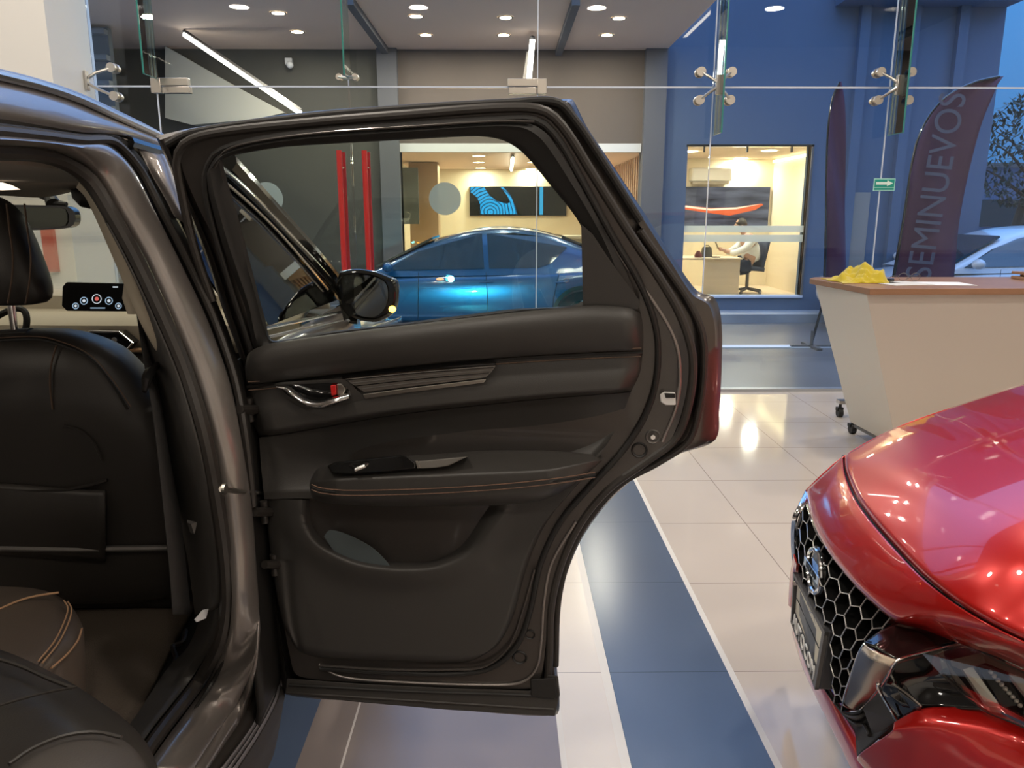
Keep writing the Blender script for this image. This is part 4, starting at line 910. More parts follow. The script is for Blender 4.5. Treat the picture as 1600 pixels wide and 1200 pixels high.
# latch, plugs and holes
dpoly('door_latch',[(1031,616),(1038,612),(1055,613),(1056,633),(1040,633),(1032,628)],-.004,.010,M['white'],.002)
dpoly('latch_slot',[(1038,614),(1055,615),(1055,622),(1040,622)],.008,.0115,M['rubber'],.001)
for (x,y,r_,mt,nm) in ((999,703,.013,'rubber','rubber_plug'),(1020,682,.012,'grey','striker_bolt'),(812,1027,.013,'rubber','drain_plug'),(828,991,.009,'rubber','drain_plug')):
    c_=D(x,y,.0); m=MB(); rr=[(r_*1.25,.001),(r_*1.1,.004),(r_*.9,.002),(r_*.85,-.003),(r_*.01,-.002)]
    U=DA; V=np.array([0,0,1.])
    m.grid([[c_+U*q*math.cos(a)+V*q*math.sin(a)+DN*w for a in [2*math.pi*j/24 for j in range(24)]] for q,w in rr],closed=True); o=m.build(nm,M[mt],door)
m=MB(); c_=D(1020,682,.006); m.tube([c_-DN*.004,c_+DN*.006],.005,6); m.build('bolt_head',M['chrome'],door)
# bottom cladding
dpoly('door_cladding',[(448,1060),(560,1068),(700,1075),(826,1079),(846,1072),(856,1055),(872,1056),(875,1085),(867,1119),(700,1109),(560,1097),(446,1085)],-.09,.006,M['plastic'],.005)
dtube('cladding_rib',[(452,1070),(640,1080),(820,1086),(866,1090)],.004,.006,M['rubber'],30)
dtube('cladding_rib',[(450,1082),(640,1094),(866,1108)],.004,.004,M['seal'],30)
dpoly('corner_cap',[(828,1062),(868,1058),(872,1092),(830,1088)],-.01,.012,M['rubber'],.003)
# hinges and check strap
for (x,y) in ((382,640),(405,800),(421,882)):
    c_=SD(x-8,y,0); e_=D(x+22,y,-.03)
    m=MB(); m.tube([c_,(c_+e_)/2+np.array([.01,0,0]),e_],[.009,.010,.009],8); q=(c_+e_)/2; m.rodc(q-np.array([0,0,.024]),q+np.array([0,0,.024]),.008); m.build('door_hinge',M['seal'],suv)
m=MB(); m.tube([SD(346,764,.01),SD(372,768,-.004),D(414,771,-.03)],[.006,.005,.004],8); m.disc(SD(348,764,.004),(1,0,0),.010,16,0,.006); m.build('check_strap',M['satin'],suv)
# ---------------------------------------------------------------- body shell
def sheet(name,rows,mt,par=suv,solid=.004,angle=40,soff=0): return MB().grid(rows).build(name,mt,par,solid=solid,angle=angle,soff=soff)
def SL(pts,ins,n=60,zover=None):
    out=[]
    P=[np.array(list(p)+[-1]*(3-len(p)),float) for p in pts]
    for q in cr([p[:2] for p in P],n): out.append(q)
    return [SD(q[0],q[1],ins) for q in out]
def mixed(pts,n=60):
    # stations: (px,py,ins) on the side surface or (px,py,'z',z) on a level; resampled in 3D
    P3=[]
    for p in pts:
        if len(p)==4: P3.append(onz(p[0],p[1],p[3]))
        else: P3.append(SD(p[0],p[1],p[2]))
    d=[np.linalg.norm(P3[i+1]-P3[i]) for i in range(len(P3)-1)]
    return st(P3,n)
A3=[(-60,212,0),(0,214,0),(70,220,0),(125,226,0),(168,228,0),(205,262,0),(243,335,0),(283,415,0),(325,505,0),(358,600,0),(378,700,0),(392,790,0),(399,880,0),(404,960,0),(400,1022,0),(378,1085,'z',.43),(345,1135,'z',.41),(300,1205,'z',.40)]
A2=[(-60,225,.03),(0,227,.03),(60,231,.03),(105,245,.03),(150,275,.03),(188,335,.03),(225,400,.03),(262,480,.03),(300,570,.03),(328,660,.03),(346,760,.03),(358,860,.03),(362,940,.03),(355,1000,.05),(325,1065,'z',.46),(290,1115,'z',.45),(262,1152,'z',.45),(225,1205,'z',.45)]
A1=[(-60,241,.05),(0,243,.05),(55,247,.05),(98,262,.05),(132,292,.05),(165,345,.05),(200,412,.05),(240,497,.05),(280,592,.05),(309,690,.05),(331,790,.05),(345,875,.05),(348,945,.06),(335,1000,.08),(303,1055,'z',.47),(268,1100,'z',.46),(240,1135,'z',.46),(200,1192,'z',.46)]
a1,a2,a3=mixed(A1,90),mixed(A2,90),mixed(A3,90)
def mid(a,b,t,bx=0): return [p*(1-t)+q*t+np.array([bx,0,0]) for p,q in zip(a,b)]
sheet('pillar_panel',[a2,mid(a2,a3,.12,.012),mid(a2,a3,.35,.016),mid(a2,a3,.7,.012),mid(a2,a3,.92,.004),a3],M['suvpaint'],angle=60)
# aperture rubber
m=MB(); m.tube([ (p+q)/2 for p,q in zip(a1,a2)],.014,10); m.build('aperture_seal',M['seal'],suv)
m=MB(); m.tube([p*.85+q*.15 for p,q in zip(a2,a3)],.0045,8); m.build('aperture_lip',M['rubber'],suv)
# black band : rear edge of the front door and its rubber
A4=[(-60,190,0),(0,194,0),(70,203,0),(130,211,0),(190,215,0),(234,268,0),(272,338,0),(312,415,0),(349,500,0),(378,590,0),(392,680,0),(399,790,0)]
a4=mixed(A4,60); a3b=mixed(A3[:12],60)
sheet('shut_line_rubber',[a3b,mid(a3b,a4,.5,-.02),a4],M['rubber'])
m=MB(); m.tube(mid(a3b,a4,.45,0),.008,8); m.build('drip_seal',M['seal'],suv)
# roof side
def roofrow(pts,n=60): return [ (SD(q[0],q[1],q[2])) for q in cr(pts,n)]
U=[[(-60,180,0),(0,186,0),(70,197,0),(130,207,0),(190,212,0),(250,232,0),(300,262,0)],[(-60,150,-.004),(0,160,-.004),(70,176,-.004),(130,190,-.004),(190,202,-.004),(250,222,-.002),(300,252,0)],[(-60,112,0),(0,126,0),(60,141,0),(120,162,0),(180,187,0),(248,216,0),(300,246,0)],[(-60,98,.01),(0,113,.01),(60,128,.01),(120,148,.01),(180,175,.01),(245,207,.01),(300,240,.01)]]
M['roofpaint']=M['suvpaint']
sheet('roof_side',[roofrow(u) for u in U],M['suvpaint'],angle=30)
m=MB(); m.tube(roofrow([(-60,104,-.008),(0,118,-.008),(60,133,-.008),(120,153,-.008),(180,180,-.008),(246,210,-.006)]),.007,8); m.build('roof_rail',M['satin'],suv)
# roof skin, extends over the cabin
rr=roofrow(U[3]); 
rows=[rr]
for k_ in range(1,9):
    t=k_/8; rows.append([np.array([p[0]*(1-t)+(-2.84-p[0])*t, p[1], p[2]+.035*math.sin(math.pi*t)-0*t]) for p in rr])
sheet('roof_panel',rows,M['suvpaint'],solid=.01)
# rear roof continuing behind
rb=[rr[0]+np.array([-.0,-d,-.06*d*d]) for d in (0,.5,1.0,1.5)]
rows=[]
for k_ in range(9):
    t=k_/8; rows.append([np.array([p[0]*(1-t)+(-2.84-p[0])*t,p[1],p[2]+.035*math.sin(math.pi*t)]) for p in rb])
sheet('roof_panel',rows,M['suvpaint'],solid=.01)
# headliner
ln=[( -2.05,.2),( -2.05,2.2),(-.80,2.0),(-.76,.2)]
m=MB(); m.prism([(x,y,1.50) for x,y in ln],[(x,y,1.56) for x,y in ln]); m.build('headliner',M['headliner'],suv,smooth=False)
# front door (closed) : body below the belt, window, chrome
def gX(z): return g(z)
zs=[.30,.40,.55,.70,.85,.95,1.05,1.13]
def sidepanel(y0,y1,z1,ny=10,bul=.015,taper=.0):
    rows=[]
    for z in zs:
        if z>z1+1e-6: continue
        rows.append([(gX(z)-.004+bul*math.sin(math.pi*min(1,max(0,(z-.3)/.85)))-taper*((y-y0)/(y1-y0))**2-(.03 if z<.35 else 0),y,z) for y in np.linspace(y0,y1,ny)])
    return rows
fd=MB().grid(sidepanel(1.60,2.72,1.13)).build('front_door',M['suvpaint'],suv,solid=.02,soff=-1,angle=60)
WF2=[(250,266),(300,252),(345,268),(430,348),(480,400),(520,446),(529,468),(470,490),(425,507),(385,515),(330,440),(285,345)]
P=[SD(x,y,.012) for x,y in WF2]; m=MB(); m.prism(P,[p-np.array([.006,0,0]) for p in P]); m.build('side_window',M['tint'],fd,smooth=False)
m=MB(); m.tube([SD(x,y,-.002) for x,y in cr([(200,222),(250,236),(300,240),(345,266),(390,306),(430,346),(480,400),(530,456)],40)],.012,8,flat=1); m.build('window_frame',M['gloss'],fd)
m=MB(); m.tube([SD(x,y,-.012) for x,y in cr([(300,238),(345,262),(390,301),(430,341),(480,394),(530,450)],40)],.0035,8); m.build('chrome_trim',M['chrome'],fd)
m=MB(); m.tube([SD(x,y,.004) for x,y in cr([(345,279),(390,318),(430,357),(470,402),(512,452)],40)],.004,8); m.build('chrome_trim',M['satin'],fd)
m=MB(); m.tube([SD(x,y,-.008) for x,y in cr([(385,520),(425,511),(480,499),(532,488)],20)],.005,8); m.build('chrome_trim',M['chrome'],fd)
m=MB(); m.tube([SD(x,y,-.012) for x,y in cr([(385,534),(427,525),(480,512),(535,500)],20)],.004,8); m.build('body_crease',M['suvpaint'],fd)
# glossy frame section between the black band and the open door
P=[SD(x,y,-.002) for x,y in [(200,216),(262,236),(300,300),(300,262),(300,246),(250,228)]]
FA=[(190,215),(215,232),(234,268),(255,305),(272,338)]; FB=[(250,232),(290,252),(300,290),(310,330),(318,365)]
sheet('pillar_cover',[[SD(x,y,-.001) for x,y in cr(FA,16)],[SD(x,y,-.006) for x,y in cr([( (a[0]+b[0])/2,(a[1]+b[1])/2) for a,b in zip(FA,FB)],16)],[SD(x,y,-.001) for x,y in cr(FB,16)]],M['suvpaint'])
# front wing, bonnet, nose
def wing():
    rows=[]
    for z in zs:
        if z>1.0: z=1.0 if z<1.1 else 1.02
        rows.append([(gX(min(z,.9))+.01-.03*max(0,(y-3.2)/.75)**2.2-.02*max(0,z-.85),y,z-.10*max(0,(y-2.8)/1.1)*(1 if z>.8 else 0)) for y in np.linspace(2.73,3.9,16)])
    return rows
for s in (1,-1):
    R=[[np.array(p) if s>0 else np.array((-2.84-p[0],p[1],p[2])) for p in row] for row in wing()]
    MB().grid(R).build('front_wing',M['suvpaint'],suv,solid=.01,angle=60)
rows=[]
for y in np.linspace(2.75,3.92,12):
    t=(y-2.75)/1.17; hw=.92-.06*t**2.5; z=1.06-.11*t-.10*max(0,t-.85)/.15*t
    rows.append([(-1.42+hw*u,y,z+.035*(1-u*u)-(.05*abs(u)**8)) for u in np.linspace(-1,1,17)])
sheet('bonnet',rows,M['suvpaint'],solid=.01,angle=60)
rows=[]
for z,yo in ((.86,3.90),(.80,3.95),(.66,3.99),(.52,4.0),(.40,3.98),(.28,3.93)):
    rows.append([(-1.42+.95*u,yo-.24*abs(u)**4,z) for u in np.linspace(-1,1,21)])
sheet('front_bumper',rows,M['suvpaint'],solid=.02,angle=60)
m=MB(); q=[(-1.42+x,4.005-.05*abs(x),z) for x,z in ((-.42,.82),(.42,.82),(.50,.70),(.30,.48),(-.30,.48),(-.50,.70))]; m.prism(q,[(x,y+.015,z) for x,y,z in q]); m.build('grille',M['gloss'],suv,smooth=False)
m=MB(); m.tube([(x,y+.02,z) for x,y,z in [q[0],q[5],q[4],q[3],q[2],q[1]]],.013,8); m.build('grille_surround',M['chrome'],suv)
m=MB(); m.tube([(-1.42+.07*math.cos(a),4.035,.72+.055*math.sin(a)) for a in np.linspace(0,2*math.pi,24)],.008,8); m.tube([(-1.485,4.035,.735),(-1.45,4.035,.70),(-1.42,4.035,.73),(-1.39,4.035,.70),(-1.355,4.035,.735)],.007,6); m.build('emblem',M['chrome'],suv)
MB().box((-1.68,4.0,.40),(-1.16,4.02,.52)).build('number_plate',M['paper'],suv,bevel=.003)
cy=emat('cyan_led',(.10,.85,1.0),60); am=emat('amber_led',(1,.36,.03),30)
for s in (-1,1):
    cxx=-1.42+s*.86
    m=MB(); m.ball((cxx,3.86,.765),.15,20,10,sc=(1.1,.75,.38)); h_=m.build('headlight',M['lampclear'],suv)
    m=MB(); m.ball((cxx-s*.03,3.985,.755),.034,16,10,sc=(1,.5,1)); m.build('daylight_lamp',cy,h_)
    m=MB(); m.ball((cxx-s*.14+.02,3.99,.745),.024,12,8,sc=(1.8,.4,.7)); m.build('turn_signal',am,h_)
for s in (1,):
    lamp('headlight_beam','SPOT',(-1.42+s*.86,4.05,.755),700,(.10,.80,1.0),.03,(rad(84),0,rad(-2)),suv,rad(36))
OZs=OZl
for y in (3.25,.30):
    for s in (1,-1):
        x=-1.42+s*.80
        m=MB(); c=32; R=.355; prof=[(R*.66,-.11),(R*.96,-.115),(R,-.08),(R,.08),(R*.96,.115),(R*.66,.11),(R*.66,-.11)]
        m.grid([[(x+w,y+q*math.cos(a),R+q*math.sin(a)) for a in [2*math.pi*j/c for j in range(c)]] for q,w in prof],closed=True); m.build('tyre',M['tyre'],suv)
        m=MB()
        for j in range(5):
            a=2*math.pi*j/5; m.tube([(x+s*.08,y+.03*math.cos(a),R+.03*math.sin(a)),(x+s*.09,y+R*.66*math.cos(a),R+R*.66*math.sin(a))],[.04,.028],6)
        m.grid([[(x+w*s,y+q*math.cos(a),R+q*math.sin(a)) for a in [2*math.pi*j/c for j in range(c)]] for q,w in ((R*.68,.11),(R*.64,.09),(R*.64,-.02))],closed=True); m.build('wheel_rim',M['alloy'],suv)
# far side, rear quarter, tail
R=[[np.array((-2.84-p[0],p[1],p[2])) for p in row] for row in sidepanel(-.9,2.72,1.13,24)]
MB().grid(R).build('far_side_panel',M['suvpaint'],suv,solid=.02,angle=60)
MB().grid(sidepanel(-.9,.42,1.13,12)).build('rear_quarter_panel',M['suvpaint'],suv,solid=.02,angle=60)
sheet('tailgate',[[(-1.42+.90*u,-.92+.08*abs(u)**3+.0,z) for u in np.linspace(-1,1,15)] for z in (.35,.6,.9,1.1)],M['suvpaint'],solid=.02)
def pil(y0,z0,y1,z1,w,nm='roof_pillar',sides=(1,-1)):
    for s in sides:
        x0=gX(z0)-.02; x1=gX(z1)-.02
        if s<0: x0,x1=-2.84-x0,-2.84-x1
        m=MB(); m.tube([(x0,y0,z0),((x0+x1)/2+s*.01,(y0+y1)/2,(z0+z1)/2),(x1,y1,z1)],w,8); m.build(nm,M['gloss'],suv)
pil(1.62,1.1,1.55,1.60,.04,sides=(-1,))
pil(-.75,1.1,-.25,1.60,.06,sides=(1,-1)); pil(.25,1.1,.05,1.60,.04,sides=(1,-1))
pil(2.86,1.06,2.05,1.55,.03,sides=(1,-1))
# windscreen
m=MB(); q=[(-2.30,2.98,1.07),(-.56,2.98,1.07),(-.76,2.14,1.55),(-2.08,2.14,1.55)]; m.prism(q,[np.array(p)+np.array([0,.003,.005]) for p in q]); m.build('windscreen',M['wind'],suv,smooth=False)
# underbody
m=MB(); m.box((-2.28,-.85,.24),(-.62,3.85,.40)); m.build('underbody',M['rubber'],suv,smooth=False)
MB().grid([[(gX(z)-.012-(.02 if z<.35 else 0),y,z) for y in np.linspace(1.44,1.60,6)] for z in zs]).build('gap_shade',M['rubber'],suv,solid=.01,soff=-1)  # black sheet stands in for the shade in the gap beside the door
# ---------------------------------------------------------------- sill
c1=mixed(A3[13:],30)
c2=[onz(x,y,.385) for x,y in cr([(410,1050),(396,1090),(366,1140),(322,1205)],30)]
c3=[onz(x,y,.37) for x,y in cr([(426,1060),(414,1095),(385,1145),(340,1205)],30)]
c4=[onz(x,y,.35) for x,y in cr([(440,1068),(432,1098),(405,1150),(370,1205)],30)]
sheet('sill_panel',[c1,mid(c1,c2,.5,0),c2],M['suvpaint'])
sheet('sill_cladding',[c2,c3],M['seal']); sheet('sill_cladding',[c3,[p+np.array([0,0,-.010]) for p in c3],[p+np.array([0,0,-.006]) for p in mid(c3,c4,.3)],mid(c3,c4,.5),[p+np.array([0,0,-.006]) for p in mid(c3,c4,.6)],c4,[p+np.array([.004,0,-.03]) for p in c4],[p+np.array([-.02,0,-.14]) for p in c4]],M['plastic'],angle=25)
rm_=mat('grey_sill_rib',(.20,.19,.20),.3)
for t0,t1 in ((.10,.34),(.46,.62),(.74,.92)): sheet('sill_rib',[[p+np.array([0,0,.002]) for p in mid(c3,c4,t0)],[p+np.array([0,0,.006]) for p in mid(c3,c4,(t0+t1)/2)],[p+np.array([0,0,.002]) for p in mid(c3,c4,t1)]],rm_)
m=MB(); m.box((-.60,-.2,.22),(-.52,1.25,.36)); m.build('sill_cladding',M['plastic'],suv,smooth=False)
# scuff plate and carpet
i1=[onz(x,y,.455) for x,y in cr([(318,955),(295,1010),(262,1046),(213,1120),(150,1205)],30)]
a1l=mixed(A1[12:],30)
sheet('scuff_plate',[a1l,mid(a1l,i1,.3,.0),mid(a1l,i1,.7,0),i1,[p+np.array([0,0,-.03]) for p in i1]],M['plastic'],angle=30)
m=MB(); rows=[]
for j in np.linspace(0,1,16): rows.append([onz(-160+(330*(1-t)+150*t+160)*j if 0 else (-160*(1-j)+j*(308-150*t)), 930+290*t, .425+.006*math.sin(9*j+5*t)) for t in np.linspace(0,1,14)])
m.grid(rows); m.build('floor_carpet',M['carpet'],suv,solid=.02,soff=-1)
m=MB(); m.tube([onz(x,y,.44) for x,y in cr([(110,946),(170,944),(230,941),(275,946)],20)],.006,6); m.tube([onz(x,y,.44) for x,y in cr([(290,985),(286,1003),(270,1010),(275,1030),(262,1055)],20)],.006,6); m.build('mat_edge',M['seal'],suv)
p=onz(314,962,.52); m=MB(); m.box((-.018,-.012,-.001),(.018,.012,.001)); 
P=[SD(305,968,.09),SD(318,953,.09),SD(326,951,.09),SD(322,966,.09),SD(308,972,.09)]; m=MB(); m.prism(P,[p_-np.array([.002,0,0]) for p_ in P]); m.build('sticker',M['paper'],suv,smooth=False)
# inner pillar trim
I2=[(165,372,.14),(200,440,.14),(232,560,.14),(258,680,.14),(280,800,.13),(295,880,.12),(305,960,.12)]
aa=mixed(A1[5:13],40)
sheet('pillar_trim',[aa,mid(aa,mixed(I2,40),.5,.01),mixed(I2,40)],M['plastic'])
PB=[(118,276,.075),(140,300,.075),(164,343,.075),(200,412,.075),(238,495,.075),(263,548,.075)]; PC=[(120,292,.10),(135,308,.10),(155,350,.10),(185,420,.10),(218,500,.10),(244,547,.10)]
sheet('pillar_trim',[mixed(PB,30),mid(mixed(PB,30),mixed(PC,30),.5,.006),mixed(PC,30)],M['beige'])['label']='cream upper pillar trim'
# seat belt
BL=[(211,472,.13),(224,560,.13),(238,640,.13),(252,760,.13),(264,880,.12),(270,960,.12)]; BR=[(227,472,.13),(241,560,.13),(257,640,.13),(276,760,.13),(290,880,.12),(298,960,.12)]
bl=sheet('seat_belt',[mixed(BL,24),mixed(BR,24)],mat('black_webbing',(.02,.018,.017),.75,bump=(900,.3)),solid=.0015)
m=MB(); c_=SD(211,465,.12); m.tube([c_+np.array([0,0,.028]),c_,c_-np.array([0,0,.03])],[.016,.022,.016],12); m.build('belt_anchor',M['beige'],suv)
m=MB(); m.tube([SD(x,y,.11) for x,y in cr([(226,612),(230,590),(236,580),(246,570),(252,566)],16)],[.004+.006*math.sin(math.pi*i/15) for i in range(16)],8); m.build('belt_guide',M['gloss'],suv)
m=MB(); m.tube([SD(302,812,.10),SD(310,840,.10)],.012,8); m.build('belt_reel_cover',M['grey'],suv)
# ---------------------------------------------------------------- front seat
fs=None
SX,SY=-1.06,1.72
def ring(z,hx0,hx1,hy,yc,n=32,p=3.2):
    out=[]
    cxm=(hx0+hx1)/2; hw=(hx1-hx0)/2
    for j in range(n):
        a=2*math.pi*j/n; ca,sa=math.cos(a),math.sin(a)
        out.append((cxm+hw*math.copysign(abs(ca)**(2/p),ca),yc+hy*math.copysign(abs(sa)**(2/p),sa),z))
    return out
m=MB(); rows=[]
for z,x1,hy,yc in ((.45,-.80,.07,1.84),(.52,-.765,.10,1.84),(.62,-.74,.11,1.83),(.75,-.732,.115,1.81),(.89,-.752,.115,1.79),(.963,-.782,.11,1.775),(1.018,-.818,.10,1.765),(1.048,-.833,.095,1.765),(1.088,-.858,.09,1.76),(1.122,-.884,.075,1.755),(1.143,-.922,.06,1.75),(1.160,-.965,.04,1.75),(1.168,-1.02,.02,1.75)):
    rows.append(ring(z,2*SX-x1,x1,hy,yc))
m.grid(rows,closed=True); m.add(rows[-1],[tuple(range(32))]); m.add(rows[0],[tuple(range(32))])
seat=m.build('front_seat',M['leather'],suv,sub=1,angle=70)
def onseat(px,py,off=0): return ony(px,py,1.70-off)
def fback(z): # y of the back face
    zz=[.45,.62,.75,.88,.98,1.05,1.10,1.135,1.155]; yy=[1.77,1.72,1.695,1.675,1.665,1.665,1.67,1.68,1.70]; return float(np.interp(z,zz,yy))
def sline(pts,r_,mt,off=.001,nm='seam'):
    P=[]
    for q in cr(pts,40):
        p=ony(q[0],q[1],1.70); p=ony(q[0],q[1],fback(p[2])-off)
        P.append(p)
    m=MB(); m.tube(P,r_,6); m.build(nm,mt,seat)
sline([(-20,533),(60,530),(100,540),(140,560),(175,600),(200,640)],.0035,M['rubber'])
sline([(-20,529),(60,526),(102,536),(143,556),(178,596),(205,636)],.0015,M['stitch'],.004)
sline([(88,540),(80,570),(78,600),(82,640)],.002,M['stitch'],.002)
sline([(100,665),(125,672),(145,690),(160,720)],.003,M['seal'],.002)
m=MB(); rows=[]
for t in np.linspace(0,1,12):
    rows.append([ (lambda p:ony(p[0],p[1],fback(ony(p[0],p[1],1.7)[2])-.006-.018*math.sin(math.pi*t)))((-40+205*s,760-6*math.cos(3*s)+110*t)) for s in np.linspace(0,1,16)])
m.grid(rows); m.build('seat_pocket',M['leather'],seat,solid=.006)
sline([(-40,758),(20,765),(90,766),(140,758),(168,750)],.004,M['seal'],.010,'pocket_edge')
m=MB(); m.tube([ony(-20,856,1.70),ony(120,858,1.70),ony(262,856,1.72)],.008,8); m.build('seat_rail',M['grey'],seat)
m=MB(); m.box((-1.36,1.80,.42),(-.80,2.3,.62)); m.build('seat_cushion',M['leather'],seat,bevel=.05)
# headrest
m=MB(); rows=[]
for z,hw,hy in ((1.222,.115,.03),(1.235,.136,.045),(1.265,.138,.055),(1.305,.128,.06),(1.36,.113,.06),(1.408,.098,.055),(1.44,.078,.045),(1.458,.055,.03),(1.466,.03,.012)):
    rows.append(ring(z,-1.148-hw,-1.148+hw,hy,1.73,28,3))
m.grid(rows,closed=True); m.add(rows[0],[tuple(range(28))]); m.add(rows[-1],[tuple(range(28))]); hr=m.build('headrest',M['leather'],suv,sub=1,angle=70)
for x0 in (14,42):
    P=[ony(x,y,1.668) for x,y in cr([(x0-4,318),(x0+1,360),(x0+6,400),(x0+4,440),(x0-2,474)],20)]
    m=MB(); m.tube(P,.0022,6); m.build('seam',M['stitch'],hr)
for x in (-1.105,-1.25): m=MB(); m.rodc((x,1.735,1.12),(x,1.735,1.25),.008); m.build('headrest_post',M['chrome'],hr)
m=MB(); m.tube([(-1.14,1.735,1.158),(-1.07,1.735,1.162)],.018,10,flat=.5); m.build('post_collar',M['plastic'],hr)
# ---------------------------------------------------------------- dashboard
db=MB()
rows=[]
for y,z in ((2.52,.98),(2.50,1.03),(2.50,1.075),(2.53,1.10),(2.62,1.115),(2.62,1.16),(2.66,1.175),(2.80,1.165),(2.96,1.09)):
    rows.append([(x,y+.03*math.sin(3*x),z-.01*math.cos((x+1.4)*2)) for x in np.linspace(-2.2,-.66,24)])
dash=MB().grid(rows).build('dashboard',M['beige'],suv,solid=.02,soff=-1)
rows=[[(x,y,z) for x in np.linspace(-2.2,-.66,8)] for y,z in ((2.56,.99),(2.55,.90),(2.50,.82),(2.55,.55))]
MB().grid(rows).build('lower_dashboard',M['plastic'],dash,solid=.02)
def dyp(name,pts,y,th,mt,bev=.002,par=dash):
    P=[ony(a,b,y) for a,b in pts]; m=MB(); m.prism(P,[p+np.array([0,th,0]) for p in P]); return m.build(name,mt,par,smooth=False,bevel=bev)
scr=dyp('display_screen',[(97,448),(103,441),(197,443),(203,447),(211,480),(201,487),(104,486),(96,478)],2.44,.02,M['gloss'],.003)
def ringpx(cx_,cy_,rp,y,mt,name,par,w=.0012):
    P=[ony(cx_+rp*math.cos(a),cy_+rp*math.sin(a),y) for a in np.linspace(0,2*math.pi,20)]; m=MB(); m.tube(P,w,6); return m.build(name,mt,par)
ib=emat('screen_icon_blue',(.30,.42,.55),.9); ir=emat('screen_icon_red',(.6,.12,.10),.8); iw=emat('screen_icon_white',(.6,.65,.7),.8)
for (x,y,r_) in ((131,470,5.5),(151,467,7),(170,470,5.5),(118,478,4.5),(185,478,4.5)):
    ringpx(x,y,r_,2.438,ib if x!=151 else iw,'menu_icon',dash)
    P=[ony(x+r_*.45*math.cos(a),y+r_*.45*math.sin(a),2.438) for a in np.linspace(0,2*math.pi,12)[:-1]]
    m=MB(); m.prism(P,[p+np.array([0,.001,0]) for p in P]); m.build('menu_icon',ir if x==151 else iw,dash,smooth=False)
dyp('menu_text',[(141,480.5),(164,480.5),(164,482),(141,482)],2.438,.001,ib,0); dyp('menu_text',[(176,447.5),(184,447.5),(184,449.5),(176,449.5)],2.438,.001,iw,0)
dyp('air_vent',[(136,520),(146,517),(186,519),(207,536),(196,549),(170,549),(138,535)],2.46,.05,M['gloss'],.002)
P=[ony(a,b,2.452) for a,b in [(135,522),(142,518),(186,519),(207,536),(196,549),(168,549)]]; m=MB(); m.tube(P,.004,8); m.build('vent_surround',M['chrome'],dash)
m=MB(); m.tube([ony(160,532,2.445),ony(172,532,2.44)],.0025,6); m.disc(ony(179,531,2.44),(0,-1,0),.008,16,0,.004); m.build('vent_slider',M['satin'],dash)
dyp('trim_strip',[(203,546),(252,545),(252,550),(200,550)],2.46,.03,mat('copper_trim',(.65,.40,.22),.3,.8),.001)
dyp('trim_strip',[(-40,521),(120,519),(130,523),(-40,526)],2.50,.02,M['satin'],.001)
# steering column side cluster hint
m=MB(); m.tube([ony(x,y,2.40) for x,y in cr([(-15,500),(8,488),(26,482),(38,486),(42,500),(38,520),(30,530)],24)],.010,8); m.build('steering_wheel',M['rubber'],suv)
# overhead: mirror, sensor, visor, lamp
m=MB(); P=[ony(a,b,2.22) for a,b in cr([(-60,318),(30,320),(70,321),(100,322),(112,326),(117,336),(116,350),(106,356),(70,359),(30,360),(-60,358)],50)]; m.prism(P,[p+np.array([0,.03,0]) for p in P]); rm=m.build('rear_view_mirror',M['gloss'],suv,angle=40,bevel=.004)
m=MB(); P=[ony(a,b,2.215) for a,b in cr([(-60,323),(30,324),(95,325),(103,330),(104,350),(95,354),(30,356),(-60,354)],40)]; m.prism(P,[p+np.array([0,.004,0]) for p in P]); m.build('mirror_glass',mat('mirror_glass',(.07,.075,.06),.45,0),rm,smooth=False)
m=MB(); m.tube([ony(66,300,2.28),ony(78,308,2.27),ony(84,320,2.24)],[.02,.016,.02],10); m.tube([ony(84,318,2.25),ony(104,319,2.24)],[.014,.006],8); m.build('mirror_stem',M['rubber'],rm)
m=MB(); rows=[]
c_=ony(134,308,2.1)
m.tube([ony(112,293,2.1),ony(122,300,2.1),ony(136,310,2.1),ony(148,318,2.1),ony(151,321,2.1)],[.006,.022,.028,.018,.006],12); m.build('grab_handle',M['rubber'],suv)
m=MB(); rows=[]
V0=[(-60,245),(0,243),(60,248),(100,260),(128,282)]; V1=[(-60,304),(0,300),(60,303),(100,297),(132,286)]
sheet('sun_visor',[[ony(x,y,1.95) for x,y in cr(V0,24)],[ony(x,y,2.0) for x,y in cr([( (a[0]+b[0])/2,(a[1]+b[1])/2) for a,b in zip(V0,V1)],24)],[ony(x,y,2.12) for x,y in cr(V1,24)]],M['headliner'],solid=.02)
m=MB(); P=[ony(a,b,1.90) for a,b in [(-60,283),(0,285),(14,289),(28,296),(0,297),(-60,296)]]; m.prism(P,[p+np.array([0,.01,0]) for p in P]); m.build('cabin_lamp',emat('cabin_lamp_lens',(1,.80,.62),1.6),suv,smooth=False)
lamp('cabin_light','POINT',(-1.42,.9,1.40),1.6,(1,.88,.72),.08,parent=suv)
# ---------------------------------------------------------------- rear seat
def dome(name,c,outl,zc,ze,mt,pw=2.6,zs=.40,par=suv,n=60,rg=12,sub=0):
    O=[np.array(p,float) for p in stc(outl,n)]; c=np.array(c,float); rows=[]
    for k_ in range(rg+1):
        t=.02+.98*k_/rg; rows.append([onz(*(c+(o_-c)*t),zc-(zc-ze)*t**pw) for o_ in O])
    rows.append([np.array([p[0]-.01,p[1]-.02,zs]) for p in rows[-1]])
    m=MB(); m.grid(rows,closed=True); m.add(rows[0],[tuple(range(n))]); return m.build(name,mt,par,angle=70)
M['brownleather']=mat('dark_brown_leather',(.10,.078,.062),.48,bump=(380,.3))
cu_=dome('rear_seat_cushion',(20,975),[(-120,912),(0,916),(50,919),(85,928),(112,948),(129,978),(131,1000),(120,1020),(98,1040),(85,1047),(40,1070),(-120,1090)],.69,.655,M['brownleather'],4)
